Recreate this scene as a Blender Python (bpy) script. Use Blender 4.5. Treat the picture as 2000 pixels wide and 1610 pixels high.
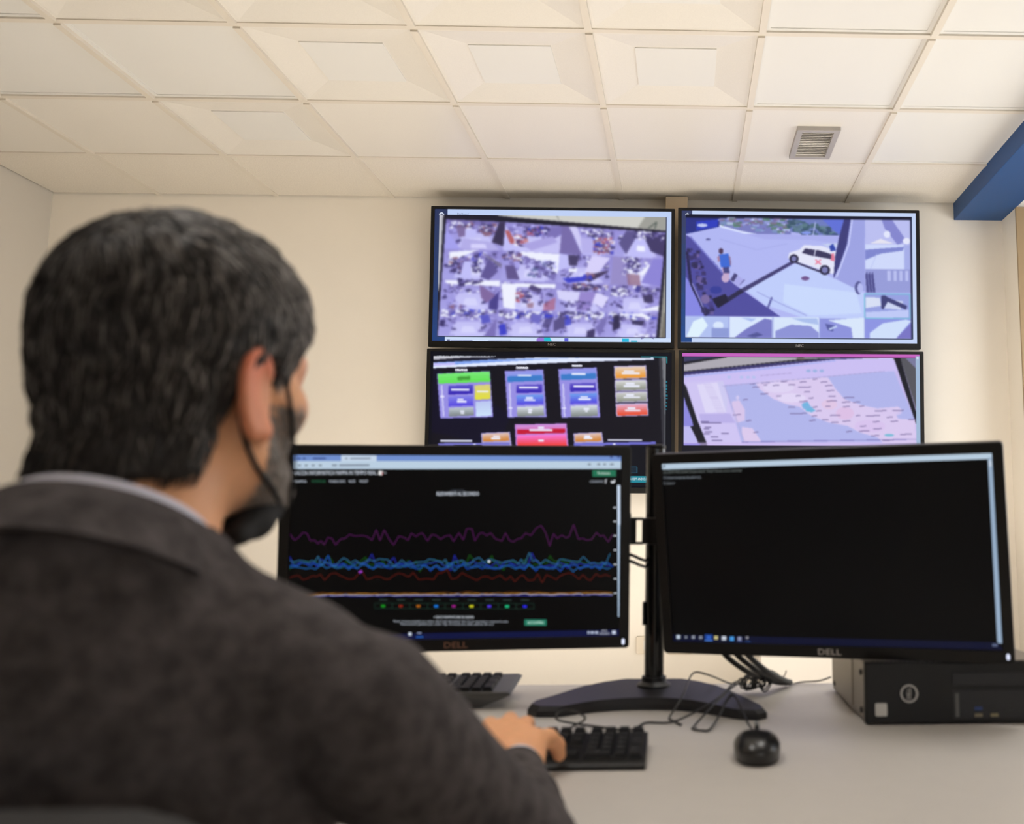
import bpy, bmesh, math, random
import numpy as np
from mathutils import Vector, Matrix

# ------------------------------------------------------------------ camera, world, light, exposure
for o in list(bpy.data.objects):
    bpy.data.objects.remove(o, do_unlink=True)
SC = bpy.context.scene
COL = SC.collection
CZ = 1.056                      # camera height above the floor
F_PX, YAW, PITCH, PPX, PPY = 1834.34, 0.0357, 0.1337, 1401.08, 764.29
cam_d = bpy.data.cameras.new('camera')
cam = bpy.data.objects.new('camera', cam_d); COL.objects.link(cam)
cam.location = (0, 0, CZ)
cam.rotation_euler = (math.pi/2 + PITCH, 0, -YAW)
cam_d.sensor_fit = 'HORIZONTAL'; cam_d.sensor_width = 36
cam_d.lens = F_PX/2000*36
cam_d.shift_x = -(PPX-1000)/2000
cam_d.shift_y = (PPY-805)/2000
cam_d.clip_start = 0.02
cam_d.dof.use_dof = True
cam_d.dof.focus_distance = 4.55
cam_d.dof.aperture_fstop = 4.2
SC.camera = cam
SC.view_settings.view_transform = 'Standard'
SC.view_settings.look = 'None'
SC.view_settings.gamma = 1
SC.view_settings.use_curve_mapping = False
SC.view_settings.exposure = 0.2
SC.cycles.max_bounces = 8; SC.cycles.diffuse_bounces = 5; SC.cycles.glossy_bounces = 3; SC.cycles.transmission_bounces = 2; SC.cycles.caustics_reflective = False; SC.cycles.caustics_refractive = False

world = bpy.data.worlds.new('sky'); SC.world = world; world.use_nodes = True
world.node_tree.nodes['Background'].inputs[0].default_value = (0.75, 0.85, 1.0, 1)
world.node_tree.nodes['Background'].inputs[1].default_value = 0.8

def area(name, loc, rot, sx, sy, power, col):
    l = bpy.data.lights.new(name, 'AREA'); l.shape = 'RECTANGLE'; l.size = sx; l.size_y = sy
    l.energy = power; l.color = col
    o = bpy.data.objects.new(name, l); COL.objects.link(o); o.location = loc; o.rotation_euler = rot
    return o
WIN_Y0, WIN_Y1, WIN_Z0, WIN_Z1 = 2.10, 4.05, 0.80, 2.35
XW = 2.6                        # the window wall, beyond the blue beam
area('window_daylight', (XW-.02, (WIN_Y0+WIN_Y1)/2, (WIN_Z0+WIN_Z1)/2), (0, math.pi/2, 0), WIN_Z1-WIN_Z0-.1, WIN_Y1-WIN_Y0-.1, 34, (0.97, 0.985, 1.0))
area('rear_fill_light', (1.35, -2.56, 1.5), (math.pi/2, 0, math.pi), 2.1, 1.2, 175, (0.98, 0.985, 1.0))  # fill light added behind the camera for the desk and back wall
sun_d = bpy.data.lights.new('sun', 'SUN'); sun_d.energy = 64; sun_d.angle = math.radians(1.5); sun_d.color = (0.99, 0.99, 1.0)
sun = bpy.data.objects.new('sun', sun_d); COL.objects.link(sun); sun.location = (6, 3.2, 3)
sun.rotation_euler = Vector((-1.0, -.03, -.51)).to_track_quat('-Z', 'Y').to_euler()

# ------------------------------------------------------------------ helpers
def lin(c):
    return tuple((x/12.92 if x <= .04045 else ((x+.055)/1.055)**2.4) for x in c)
def rgb(r, g, b): return lin((r/255, g/255, b/255))

MATS = {}
def mat(name, color, rough=.5, metal=0.0, spec=.5, noise=None, bump=None, coat=0, sub=0, attr=None):
    """noise=(scale, amount[, stretch]) varies the colour; bump=(scale, strength, distance)"""
    if name in MATS: return MATS[name]
    m = bpy.data.materials.new(name); m.use_nodes = True
    nt = m.node_tree; b = nt.nodes['Principled BSDF']
    b.inputs['Base Color'].default_value = (*color, 1)
    b.inputs['Roughness'].default_value = rough
    b.inputs['Metallic'].default_value = metal
    b.inputs['Specular IOR Level'].default_value = spec
    if coat: b.inputs['Coat Weight'].default_value = coat
    if sub:
        b.inputs['Subsurface Weight'].default_value = sub
        b.inputs['Subsurface Radius'].default_value = (.012, .004, .002)
        b.inputs['Subsurface Scale'].default_value = .5
    tc = nt.nodes.new('ShaderNodeTexCoord')
    src = None
    if attr:
        a = nt.nodes.new('ShaderNodeAttribute'); a.attribute_name = attr; src = a.outputs['Color']
        nt.links.new(src, b.inputs['Base Color'])
    if noise:
        n = nt.nodes.new('ShaderNodeTexNoise'); n.inputs['Scale'].default_value = noise[0]; n.inputs['Detail'].default_value = 4
        nt.links.new(tc.outputs['Object'], n.inputs['Vector'])
        r = nt.nodes.new('ShaderNodeMapRange')
        r.inputs['From Min'].default_value = .3; r.inputs['From Max'].default_value = .7
        r.inputs['To Min'].default_value = 1-noise[1]; r.inputs['To Max'].default_value = 1+noise[1]
        nt.links.new(n.outputs['Fac'], r.inputs['Value'])
        mx = nt.nodes.new('ShaderNodeVectorMath'); mx.operation = 'SCALE'
        if src: nt.links.new(src, mx.inputs[0])
        else: mx.inputs[0].default_value = color
        nt.links.new(r.outputs['Result'], mx.inputs['Scale'])
        nt.links.new(mx.outputs[0], b.inputs['Base Color'])
    if bump:
        n2 = nt.nodes.new('ShaderNodeTexNoise'); n2.inputs['Scale'].default_value = bump[0]; n2.inputs['Detail'].default_value = 3
        nt.links.new(tc.outputs['Object'], n2.inputs['Vector'])
        bp = nt.nodes.new('ShaderNodeBump'); bp.inputs['Strength'].default_value = bump[1]; bp.inputs['Distance'].default_value = bump[2]
        nt.links.new(n2.outputs['Fac'], bp.inputs['Height']); nt.links.new(bp.outputs['Normal'], b.inputs['Normal'])
    MATS[name] = m
    return m

def emis(name, color, strength):
    if name in MATS: return MATS[name]
    m = mat(name, (0, 0, 0), .4)
    b = m.node_tree.nodes['Principled BSDF']
    b.inputs['Emission Color'].default_value = (*color, 1); b.inputs['Emission Strength'].default_value = strength
    return m

def link(o, parent=None):
    COL.objects.link(o)
    if parent: o.parent = parent
    return o
def tag(o, label=None, cat=None, group=None, kind=None):
    if label: o['label'] = label
    if cat: o['category'] = cat
    if group: o['group'] = group
    if kind: o['kind'] = kind
    return o
def empty(name, loc=(0, 0, 0), rot=(0, 0, 0), label=None, cat=None, group=None, kind=None):
    o = bpy.data.objects.new(name, None); o.empty_display_size = .05
    link(o); o.location = loc; o.rotation_euler = rot
    return tag(o, label, cat, group, kind)

class MB:
    """collects simple solids; build() links them as one mesh object"""
    def __init__(s): s.v = []; s.f = []
    def add(s, vs, fs):
        n = len(s.v); s.v += [tuple(v) for v in vs]; s.f += [tuple(i+n for i in f) for f in fs]; return s
    def box(s, x0, x1, y0, y1, z0, z1):
        return s.add([(x0,y0,z0),(x1,y0,z0),(x1,y1,z0),(x0,y1,z0),(x0,y0,z1),(x1,y0,z1),(x1,y1,z1),(x0,y1,z1)],
                     [(0,3,2,1),(4,5,6,7),(0,1,5,4),(1,2,6,5),(2,3,7,6),(3,0,4,7)])
    def cbox(s, c, d): return s.box(c[0]-d[0]/2, c[0]+d[0]/2, c[1]-d[1]/2, c[1]+d[1]/2, c[2]-d[2]/2, c[2]+d[2]/2)
    def prism(s, pts, a0, a1, axis='z', shrink=None):
        """pts: 2D outline extruded along axis from a0 to a1"""
        def P(p, a):
            if axis == 'z': return (p[0], p[1], a)
            if axis == 'y': return (p[0], a, p[1])
            return (a, p[0], p[1])
        n = len(pts)
        vs = [P(p, a0) for p in pts] + [P(p, a1) for p in pts]
        fs = [tuple(range(n))[::-1], tuple(range(n, 2*n))] + [(i, (i+1) % n, n+(i+1) % n, n+i) for i in range(n)]
        return s.add(vs, fs)
    def cyl(s, p0, p1, r0, r1=None, n=20):
        return s.tube([p0, p1], r0, n, [r0, r0 if r1 is None else r1])
    def tube(s, pts, r, n=8, radii=None):
        P = [Vector(p) for p in pts]; rings = []
        up = Vector((0, 0, 1))
        prev = None
        for i, p in enumerate(P):
            t = (P[min(i+1, len(P)-1)] - P[max(i-1, 0)])
            t = t.normalized() if t.length > 1e-9 else Vector((0, 0, 1))
            if prev is None:
                a = up if abs(t.z) < .9 else Vector((1, 0, 0))
                u = t.cross(a).normalized()
            else:
                u = (prev - t*prev.dot(t))
                u = u.normalized() if u.length > 1e-9 else t.orthogonal().normalized()
            prev = u; w = t.cross(u)
            rr = radii[i] if radii else r
            rings.append([p + (u*math.cos(2*math.pi*k/n) + w*math.sin(2*math.pi*k/n))*rr for k in range(n)])
        vs = [v for rg in rings for v in rg]; fs = []
        for i in range(len(P)-1):
            for k in range(n):
                fs.append((i*n+k, i*n+(k+1) % n, (i+1)*n+(k+1) % n, (i+1)*n+k))
        fs.append(tuple(range(n))[::-1]); fs.append(tuple((len(P)-1)*n+k for k in range(n)))
        return s.add(vs, fs)
    def lathe(s, prof, n=24, c=(0, 0, 0)):
        vs = []; fs = []
        for (r, z) in prof:
            for k in range(n):
                a = 2*math.pi*k/n; vs.append((c[0]+r*math.cos(a), c[1]+r*math.sin(a), c[2]+z))
        for i in range(len(prof)-1):
            for k in range(n): fs.append((i*n+k, i*n+(k+1) % n, (i+1)*n+(k+1) % n, (i+1)*n+k))
        fs.append(tuple(range(n))[::-1]); fs.append(tuple((len(prof)-1)*n+k for k in range(n)))
        return s.add(vs, fs)
    def mesh(s, name):
        me = bpy.data.meshes.new(name); me.from_pydata(s.v, [], s.f); me.update()
        bm = bmesh.new(); bm.from_mesh(me); bmesh.ops.recalc_face_normals(bm, faces=bm.faces); bm.to_mesh(me); bm.free()
        return me
    def build(s, name, m, parent=None, smooth=False, bevel=0, seg=2):
        me = s.mesh(name); me.materials.append(m)
        if smooth:
            me.polygons.foreach_set('use_smooth', [True]*len(me.polygons))
            try: me.set_sharp_from_angle(angle=math.radians(40))
            except Exception: pass
        o = bpy.data.objects.new(name, me); link(o, parent)
        if bevel:
            b = o.modifiers.new('bevel', 'BEVEL'); b.width = bevel; b.segments = seg; b.limit_method = 'ANGLE'
        return o

def rrect(w, h, r, n=4, cx=0, cy=0):
    out = []
    for (sx, sy, a0) in ((1, 1, 0), (-1, 1, 90), (-1, -1, 180), (1, -1, 270)):
        for k in range(n+1):
            a = math.radians(a0+90*k/n)
            out.append((cx+sx*(w/2-r)+r*math.cos(a), cy+sy*(h/2-r)+r*math.sin(a)))
    return out
def frame_prism(mb, outer, inner, a0, a1, axis='y'):
    """ring between two outlines with equal vertex counts"""
    n = len(outer)
    P = (lambda p, a: (p[0], a, p[1])) if axis == 'y' else (lambda p, a: (p[0], p[1], a))
    vs = [P(p, a0) for p in outer]+[P(p, a0) for p in inner]+[P(p, a1) for p in outer]+[P(p, a1) for p in inner]
    fs = []
    for i in range(n):
        j = (i+1) % n
        fs += [(i, j, n+j, n+i), (2*n+i, 3*n+i, 3*n+j, 2*n+j), (i, 2*n+i, 2*n+j, j), (n+i, n+j, 3*n+j, 3*n+i)]
    return mb.add(vs, fs)

def spline(pts, n=8):
    """Catmull-Rom through pts"""
    P = [np.array(p, float) for p in pts]; P = [2*P[0]-P[1]]+P+[2*P[-1]-P[-2]]
    out = []
    for i in range(1, len(P)-2):
        for k in range(n):
            t = k/n; a, b, c, d = P[i-1], P[i], P[i+1], P[i+2]
            out.append(.5*((2*b)+(-a+c)*t+(2*a-5*b+4*c-d)*t*t+(-a+3*b-3*c+d)*t**3))
    out.append(P[-2])
    return [tuple(p) for p in out]

def text_mesh(s, size, extrude=0.0):
    c = bpy.data.curves.new('t', 'FONT'); c.body = s; c.size = size; c.extrude = extrude; c.resolution_u = 2
    c.align_x = 'CENTER'; c.align_y = 'CENTER'
    o = bpy.data.objects.new('t', c); COL.objects.link(o)
    dg = bpy.context.evaluated_depsgraph_get()
    me = bpy.data.meshes.new_from_object(o.evaluated_get(dg))
    vs = [tuple(v.co) for v in me.vertices]; fs = [tuple(p.vertices) for p in me.polygons]
    bpy.data.objects.remove(o); bpy.data.curves.remove(c); bpy.data.meshes.remove(me)
    return vs, fs

# ------------------------------------------------------------------ materials
M_wall = mat('wall_paint', rgb(236, 229, 217), .85, noise=(3, .015), bump=(90, .12, .002))
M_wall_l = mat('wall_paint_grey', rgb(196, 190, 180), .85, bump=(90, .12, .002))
M_ceil = mat('tile_mineral', rgb(214, 207, 195), .9, noise=(160, .07), bump=(220, .5, .003))
M_satin = mat('tile_satin', rgb(214, 209, 200), .38, spec=.5, noise=(260, .03), bump=(420, .22, .001))
M_panel = mat('tile_smooth', rgb(213, 211, 206), .45, spec=.4)
M_rail = mat('ceiling_rail', rgb(208, 200, 187), .45)
M_floor = mat('floor_vinyl', rgb(184, 176, 164), .55, noise=(6, .06))
M_blue = mat('blue_paint', rgb(16, 68, 122), .55, bump=(60, .1, .002))
M_desk = mat('desk_laminate', rgb(190, 184, 177), .45, noise=(40, .015))
M_white = mat('white_lacquer', rgb(226, 222, 214), .4)
M_blk = mat('black_plastic', rgb(15, 13, 12), .42, spec=.3)
M_blk_gl = mat('black_gloss', rgb(14, 13, 13), .18)
M_blk_satin = mat('black_powdercoat', rgb(24, 23, 26), .4, spec=.4)
M_key = mat('black_key', rgb(16, 15, 16), .55, spec=.3)
M_grey_pl = mat('grey_plastic', rgb(86, 86, 86), .45)
M_metal = mat('brushed_metal', rgb(150, 146, 142), .38, .85)
M_steel = mat('painted_steel', rgb(128, 120, 110), .42, .5)
M_ivory = mat('ivory_plastic', rgb(222, 210, 190), .4)
M_cable = mat('cable_rubber', rgb(28, 26, 25), .5)
M_logo = mat('logo_silver', rgb(176, 172, 168), .35, .6)
M_curtain = mat('curtain_fabric', rgb(196, 166, 122), .9)
M_column = mat('column_paint', rgb(206, 186, 158), .7)
M_alu = mat('window_aluminium', rgb(200, 200, 198), .4, .6)
M_door = mat('door_laminate', rgb(158, 134, 100), .5)
M_cab = mat('cabinet_lacquer', rgb(206, 199, 189), .45)

# ------------------------------------------------------------------ the room
XL, XR, YB, YF, ZC = -3.278, 1.700, 4.8134, -2.6, CZ+1.666
ST = dict(kind='structure')
tag(MB().box(XL-.15, XW+.15, YF-.15, YB+.15, -.1, 0).build('floor', M_floor), 'grey vinyl floor of the control room', **ST)
tag(MB().box(XL-.15, XW+.15, YB, YB+.15, 0, ZC+.15).build('wall_back', M_wall), 'cream painted wall behind the four wall screens', **ST)
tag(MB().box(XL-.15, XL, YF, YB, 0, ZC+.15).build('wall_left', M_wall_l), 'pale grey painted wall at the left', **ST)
rw = MB().box(XL-.15, .25, YF-.15, YF, 0, ZC+.15).box(2.45, XW+.15, YF-.15, YF, 0, ZC+.15).box(.25, 2.45, YF-.15, YF, 0, .85).box(.25, 2.45, YF-.15, YF, 2.15, ZC+.15)
tag(rw.build('wall_rear', M_wall), 'cream painted wall with an added window opening behind the camera', **ST)
w2 = tag(empty('added_window', (1.35, YF-.1, .85)), 'added aluminium window in the wall behind the camera', **ST)  # unseen window added to go with the rear fill light
f = MB(); f.box(-1.1, -1.05, 0, .05, 0, 1.3).box(1.05, 1.1, 0, .05, 0, 1.3).box(-1.1, 1.1, 0, .05, 0, .05).box(-1.1, 1.1, 0, .05, 1.25, 1.3); f.build('window_frame', M_alu, w2)
MB().box(-.02, .02, 0, .05, .05, 1.25).build('mullion', M_alu, w2)
wr = MB()
wr.box(XW, XW+.15, YF, WIN_Y0, 0, ZC+.15).box(XW, XW+.15, WIN_Y1, YB, 0, ZC+.15)
wr.box(XW, XW+.15, WIN_Y0, WIN_Y1, 0, WIN_Z0).box(XW, XW+.15, WIN_Y0, WIN_Y1, WIN_Z1, ZC+.15)
tag(wr.build('wall_right', M_wall), 'cream painted wall with the long window beyond the blue beam', **ST)
tag(MB().box(XR, XR+.16, 4.60, YB, 0, ZC+.05).build('wall_corner', M_wall), 'short cream wall return in the right corner', **ST)
tag(MB().box(XR-.006, XR+.17, 4.585, 4.60, 0, CZ+1.577).build('trim_2', M_door), 'tan jamb at the end of the short wall return', **ST)
win = tag(empty('window_1', (XW+.1, (WIN_Y0+WIN_Y1)/2, WIN_Z0)), 'wide aluminium window in the right wall', **ST)
wh, ww = WIN_Z1-WIN_Z0, (WIN_Y1-WIN_Y0)
f = MB(); f.box(0, .05, -ww/2, -ww/2+.05, 0, wh).box(0, .05, ww/2-.05, ww/2, 0, wh).box(0, .05, -ww/2, ww/2, 0, .05).box(0, .05, -ww/2, ww/2, wh-.05, wh)
f.build('window_frame', M_alu, win)
for k in (-1, 1): MB().box(0, .05, k*ww/6-.02, k*ww/6+.02, .05, wh-.05).build('mullion', M_alu, win)
for y0, y1, nm, lab, m in ((XL, XR, 'baseboard_back', 'pale skirting board along the back wall', M_white),):
    tag(MB().box(XL, XR, YB-.012, YB, 0, .08).build(nm, m), lab, **ST)
# blue boxed beam along the right wall
tag(MB().box(1.438, XR, YF, YB, CZ+1.5775, ZC+.03).build('trim_1', M_blue, bevel=.003), 'blue painted boxed beam under the ceiling along the right wall', **ST)

# ceiling: slab with separate tiles and rails
ceil = tag(MB().box(XL-.15, XW+.15, YF-.15, YB+.15, ZC+.10, ZC+.2).build('ceiling', M_white), 'suspended ceiling of square tiles on white rails', **ST)
XS = [XL]+[-1.5356+.6*k for k in range(-2, 6)]; XS[-1] = 1.4644
YS = [YB, YB-.5517]
while YS[-1]-.6 > YF: YS.append(YS[-1]-.6)
YS.append(YF)
G = .0122
def tile_mesh(w, d, kind):
    mb = MB(); w2, d2 = w/2, d/2
    if kind == 'recess':
        i1, h = .255*w/.6, .020
        o = [(-w2,-d2),(w2,-d2),(w2,d2),(-w2,d2)]; e = .012
        o2 = [(-w2+e,-d2+e),(w2-e,-d2+e),(w2-e,d2-e),(-w2+e,d2-e)]
        c = [(-.15,-.15),(.15,-.15),(.15,.15),(-.15,.15)]
        vs = [(x,y,0) for x,y in o]+[(x,y,0) for x,y in o2]+[(x,y,h) for x,y in c]+[(x,y,.06) for x,y in o]
        fs = []
        for k in range(4):
            j = (k+1) % 4
            fs += [(k,j,4+j,4+k), (4+k,4+j,8+j,8+k), (k,12+k,12+j,j)]
        fs += [(8,9,10,11), (12,13,14,15)]
        mb.add(vs, fs)
    elif kind == 'panel':
        mb.box(-w2, w2, -d2, d2, .006, .03)
        frame_prism(mb, [(-w2,-d2),(w2,-d2),(w2,d2),(-w2,d2)], [(-w2+.016,-d2+.016),(w2-.016,-d2+.016),(w2-.016,d2-.016),(-w2+.016,d2-.016)], .003, .006, 'z')
    else:
        mb.box(-w2, w2, -d2, d2, 0, .02)
    return mb.mesh('tile')
TM = {}
RECESS = {(1, 2), (2, 3), (2, 4), (2, 5), (3, 2), (3, 3), (3, 4), (3, 5)}
PANEL = {(2, 1), (2, 2), (2, 6), (2, 7), (3, 6), (3, 7), (3, 1), (1, 7)}
for r in range(len(YS)-1):
    for c in range(len(XS)-1):
        x0, x1, y1, y0 = XS[c], XS[c+1], YS[r], YS[r+1]
        w, d = x1-x0-2*G, y1-y0-2*G
        if d < .05: continue
        kind = 'recess' if (r, c) in RECESS else 'panel' if (r, c) in PANEL else 'satin' if r in (1, 2, 3) else 'plain'
        key = (round(w, 3), round(d, 3), kind)
        if key not in TM:
            TM[key] = tile_mesh(w, d, kind)
            TM[key].materials.append({'recess': M_satin, 'panel': M_panel, 'satin': M_satin, 'plain': M_ceil}[kind])
        o = bpy.data.objects.new('recessed_tile' if kind == 'recess' else 'smooth_panel' if kind == 'panel' else 'tile', TM[key])
        link(o, ceil); o.location = ((x0+x1)/2, (y0+y1)/2, ZC+.003)
        if kind == 'recess':
            if 'plate' not in TM:
                mb = MB(); mb.box(-.148, .148, -.148, .148, 0, .006); TM['plate'] = mb.mesh('plate'); TM['plate'].materials.append(M_panel)
            p = bpy.data.objects.new('centre_plate', TM['plate']); link(p, o); p.location = (0, 0, .0160)
# rails
for c, x in enumerate(XS[1:]):
    for r in range(len(YS)-1):
        y1, y0 = YS[r], YS[r+1]
        dz = -.001 if r == 0 else -.008
        MB().box(x-.0125, x+.0125, y0+.0125, y1-(.0 if r == 0 else .0125), ZC+dz, ZC+.05).build('rail', M_rail, ceil)
for y in YS[1:-1]:
    MB().box(XL, 1.46, y-.0125, y+.0125, ZC-.001, ZC+.05).build('cross_rail', M_rail, ceil)

# ceiling vent
vent = empty('ceiling_vent', (.5755, 4.0, ZC), label='small grey framed slatted vent set in a ceiling tile', cat='vent')
fm = MB(); sl = .026
o4 = [(-.094,-.164),(.094,-.164),(.094,.164),(-.094,.164)]; i4 = [(-.094+sl,-.164+sl),(.094-sl,-.164+sl),(.094-sl,.164-sl),(-.094+sl,.164-sl)]
frame_prism(fm, o4, i4, -.016, .004, 'z'); fm.build('vent_frame', mat('vent_aluminium', rgb(168, 162, 156), .5, .2), vent, bevel=.002)
MB().box(-.069, .069, -.139, .139, .0005, .002).build('vent_back', mat('vent_dark', rgb(168, 161, 151), .8), vent)
sm = MB().prism([(-.0052, -.007), (.0040, -.0015), (.0052, -.0028), (-.0040, -.0085)], -.068, .068, axis='x').mesh('slat'); sm.materials.append(M_white)
for k in range(15):
    s = bpy.data.objects.new('slat', sm); link(s, vent); s.location = (0, -.130+k*.0186, .0005)

# two glowing ceiling panels added out of view as fill for desk and shoulders
def fill_panel(c, r, lab):
    x, y = (XS[c]+XS[c+1])/2, (YS[r]+YS[r+1])/2
    t = empty('fill_panel', (x, y, ZC), label=lab, cat='fill panel', group='added fill panels')
    fm = MB(); frame_prism(fm, [(-.29,-.29),(.29,-.29),(.29,.29),(-.29,.29)], [(-.27,-.27),(.27,-.27),(.27,.27),(-.27,.27)], -.004, .002, 'z'); fm.build('fill_frame', M_rail, t)
    MB().box(-.27, .27, -.27, .27, -.001, .002).build('fill_diffuser', emis('fill_glow', (1, .97, .92), 2.0), t)
    l = area('panel_fill_light', (x, y, ZC-.008), (0, 0, 0), .54, .54, 9, (1.0, .97, .93))
fill_panel(6, 5, 'added square fill light panel over the front right of the desk')
fill_panel(4, 6, 'added square fill light panel above the camera')

# wall column between the screens
tag(MB().box(-.1016, .0137, 4.735, YB-.001, 1.22, ZC-.001).build('wall_column', M_column, bevel=.004), 'narrow cream boxed column between the upper wall screens', 'column')

# sockets
def socket(x, z, w, h, lab):
    t = empty('wall_socket', (x, YB, z), label=lab, cat='socket', group='wall sockets')
    MB().prism(rrect(w, h, .008), -.010, 0, 'y').build('cover_plate', M_ivory, t, bevel=.002)
    MB().prism(rrect(.046, .046, .003), -.0125, -.009, 'y').build('insert', M_white, t)
    for k in (-1, 0, 1):
        hb = MB(); hb.cyl((0, -.0132, k*.014), (0, -.012, k*.014), .0036, n=12); hb.build('hole', M_blk, t)
    return t
socket(-.173, CZ-.6290, .118, .084, 'ivory wall socket beside the black monitor pole')
socket(-.018, CZ-.6330, .118, .084, 'ivory wall plate peeking out under the right desk monitor')

# low cabinet by the wall
cab = empty('low_cabinet', (.80, 4.6, 0), label='low white cabinet by the wall behind the computer case', cat='cabinet')
MB().box(-.45, .45, -.2, .2, 0, .62).build('carcass', M_cab, cab, bevel=.003)
for k in (-1, 1):
    d = MB().box(k*.225-.22, k*.225+.22, -.222, -.201, .03, .6).build('cabinet_door', M_cab, cab, bevel=.003)
    MB().cyl((k*.04, -.245, .45), (k*.04, -.245, .55), .006).build('handle', M_metal, d)

# ------------------------------------------------------------------ screen pictures
def homography(src, dst):
    A = []; b = []
    for (x, y), (u, v) in zip(src, dst):
        A += [[x, y, 1, 0, 0, 0, -u*x, -u*y], [0, 0, 0, x, y, 1, -v*x, -v*y]]; b += [u, v]
    h = np.linalg.solve(np.array(A, float), np.array(b, float)); return np.append(h, 1).reshape(3, 3)

class Canvas:
    """a small painted picture; becomes per-vertex colours of the lit screen"""
    def __init__(s, w, h, x0, y0, x1, y1, bg=(0, 0, 0)):
        s.w, s.h = w, h; s.X0, s.Y0, s.X1, s.Y1 = x0, y0, x1, y1
        s.a = np.zeros((h, w, 3)); s.a[:] = np.array(bg)/255
        s.gx = x0+(np.arange(w))/(w-1)*(x1-x0); s.gy = y0+(np.arange(h))/(h-1)*(y1-y0)
    def poly(s, pts, c, alpha=1.0):
        xs = [p[0] for p in pts]; ys = [p[1] for p in pts]
        i0, i1 = np.searchsorted(s.gx, min(xs)), np.searchsorted(s.gx, max(xs))+1
        j0, j1 = np.searchsorted(s.gy, min(ys)), np.searchsorted(s.gy, max(ys))+1
        X, Y = np.meshgrid(s.gx[i0:i1], s.gy[j0:j1])
        if X.size == 0: return s
        ins = np.zeros(X.shape, bool); n = len(pts)
        for k in range(n):
            (xa, ya), (xb, yb) = pts[k], pts[(k+1) % n]
            if ya == yb: continue
            ins ^= ((ya > Y) != (yb > Y)) & (X < (xb-xa)*(Y-ya)/(yb-ya)+xa)
        reg = s.a[j0:j1, i0:i1]; c = np.array(c)/255
        reg[ins] = reg[ins]*(1-alpha)+c*alpha
        return s
    def rect(s, x0, y0, x1, y1, c, alpha=1.0): return s.poly([(x0,y0),(x1,y0),(x1,y1),(x0,y1)], c, alpha)
    def grad(s, quad, c0, c1, n=8):
        """quad TL TR BR BL filled with a vertical ramp"""
        q = [np.array(p, float) for p in quad]; c0 = np.array(c0, float); c1 = np.array(c1, float)
        for k in range(n):
            a, b = k/n, (k+1)/n
            L0, L1 = q[0]+(q[3]-q[0])*a, q[0]+(q[3]-q[0])*b; R0, R1 = q[1]+(q[2]-q[1])*a, q[1]+(q[2]-q[1])*b
            s.poly([tuple(L0), tuple(R0), tuple(R1), tuple(L1)], c0+(c1-c0)*(k+.5)/n)
        return s
    def ell(s, x, y, rx, ry, c, alpha=1.0, n=20):
        return s.poly([(x+rx*math.cos(2*math.pi*k/n), y+ry*math.sin(2*math.pi*k/n)) for k in range(n)], c, alpha)
    def line(s, pts, w, c, alpha=1.0):
        for (x0, y0), (x1, y1) in zip(pts, pts[1:]):
            L = math.hypot(x1-x0, y1-y0) or 1; nx, ny = -(y1-y0)/L*w/2, (x1-x0)/L*w/2
            s.poly([(x0+nx,y0+ny),(x1+nx,y1+ny),(x1-nx,y1-ny),(x0-nx,y0-ny)], c, alpha)
        return s
    def blur(s, x0, y0, x1, y1, sig):
        i0, i1 = np.searchsorted(s.gx, x0), np.searchsorted(s.gx, x1); j0, j1 = np.searchsorted(s.gy, y0), np.searchsorted(s.gy, y1)
        reg = s.a[j0:j1, i0:i1]; r = max(1, int(3*sig)); k = np.exp(-.5*(np.arange(-r, r+1)/sig)**2); k /= k.sum()
        for ax in (0, 1):
            pad = [(0, 0)]*3; pad[ax] = (r, r)
            p = np.pad(reg, pad, mode='edge'); acc = np.zeros_like(reg)
            for t in range(2*r+1):
                acc += k[t]*(p[t:t+reg.shape[0]] if ax == 0 else p[:, t:t+reg.shape[1]])
            reg = acc
        s.a[j0:j1, i0:i1] = reg
        return s

def M_screen():
    if 'screen_picture' in MATS: return MATS['screen_picture']
    m = mat('screen_picture', (.003, .003, .003), .35, spec=.15)
    nt = m.node_tree; a = nt.nodes.new('ShaderNodeAttribute'); a.attribute_name = 'picture'
    b = nt.nodes['Principled BSDF']; nt.links.new(a.outputs['Color'], b.inputs['Emission Color']); b.inputs['Emission Strength'].default_value = 0.87
    m.cycles.emission_sampling = 'NONE'
    return m

def to_lin(a):
    a = np.clip(a, 0, 1); return np.where(a <= .04045, a/12.92, ((a+.055)/1.055)**2.4)

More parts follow.
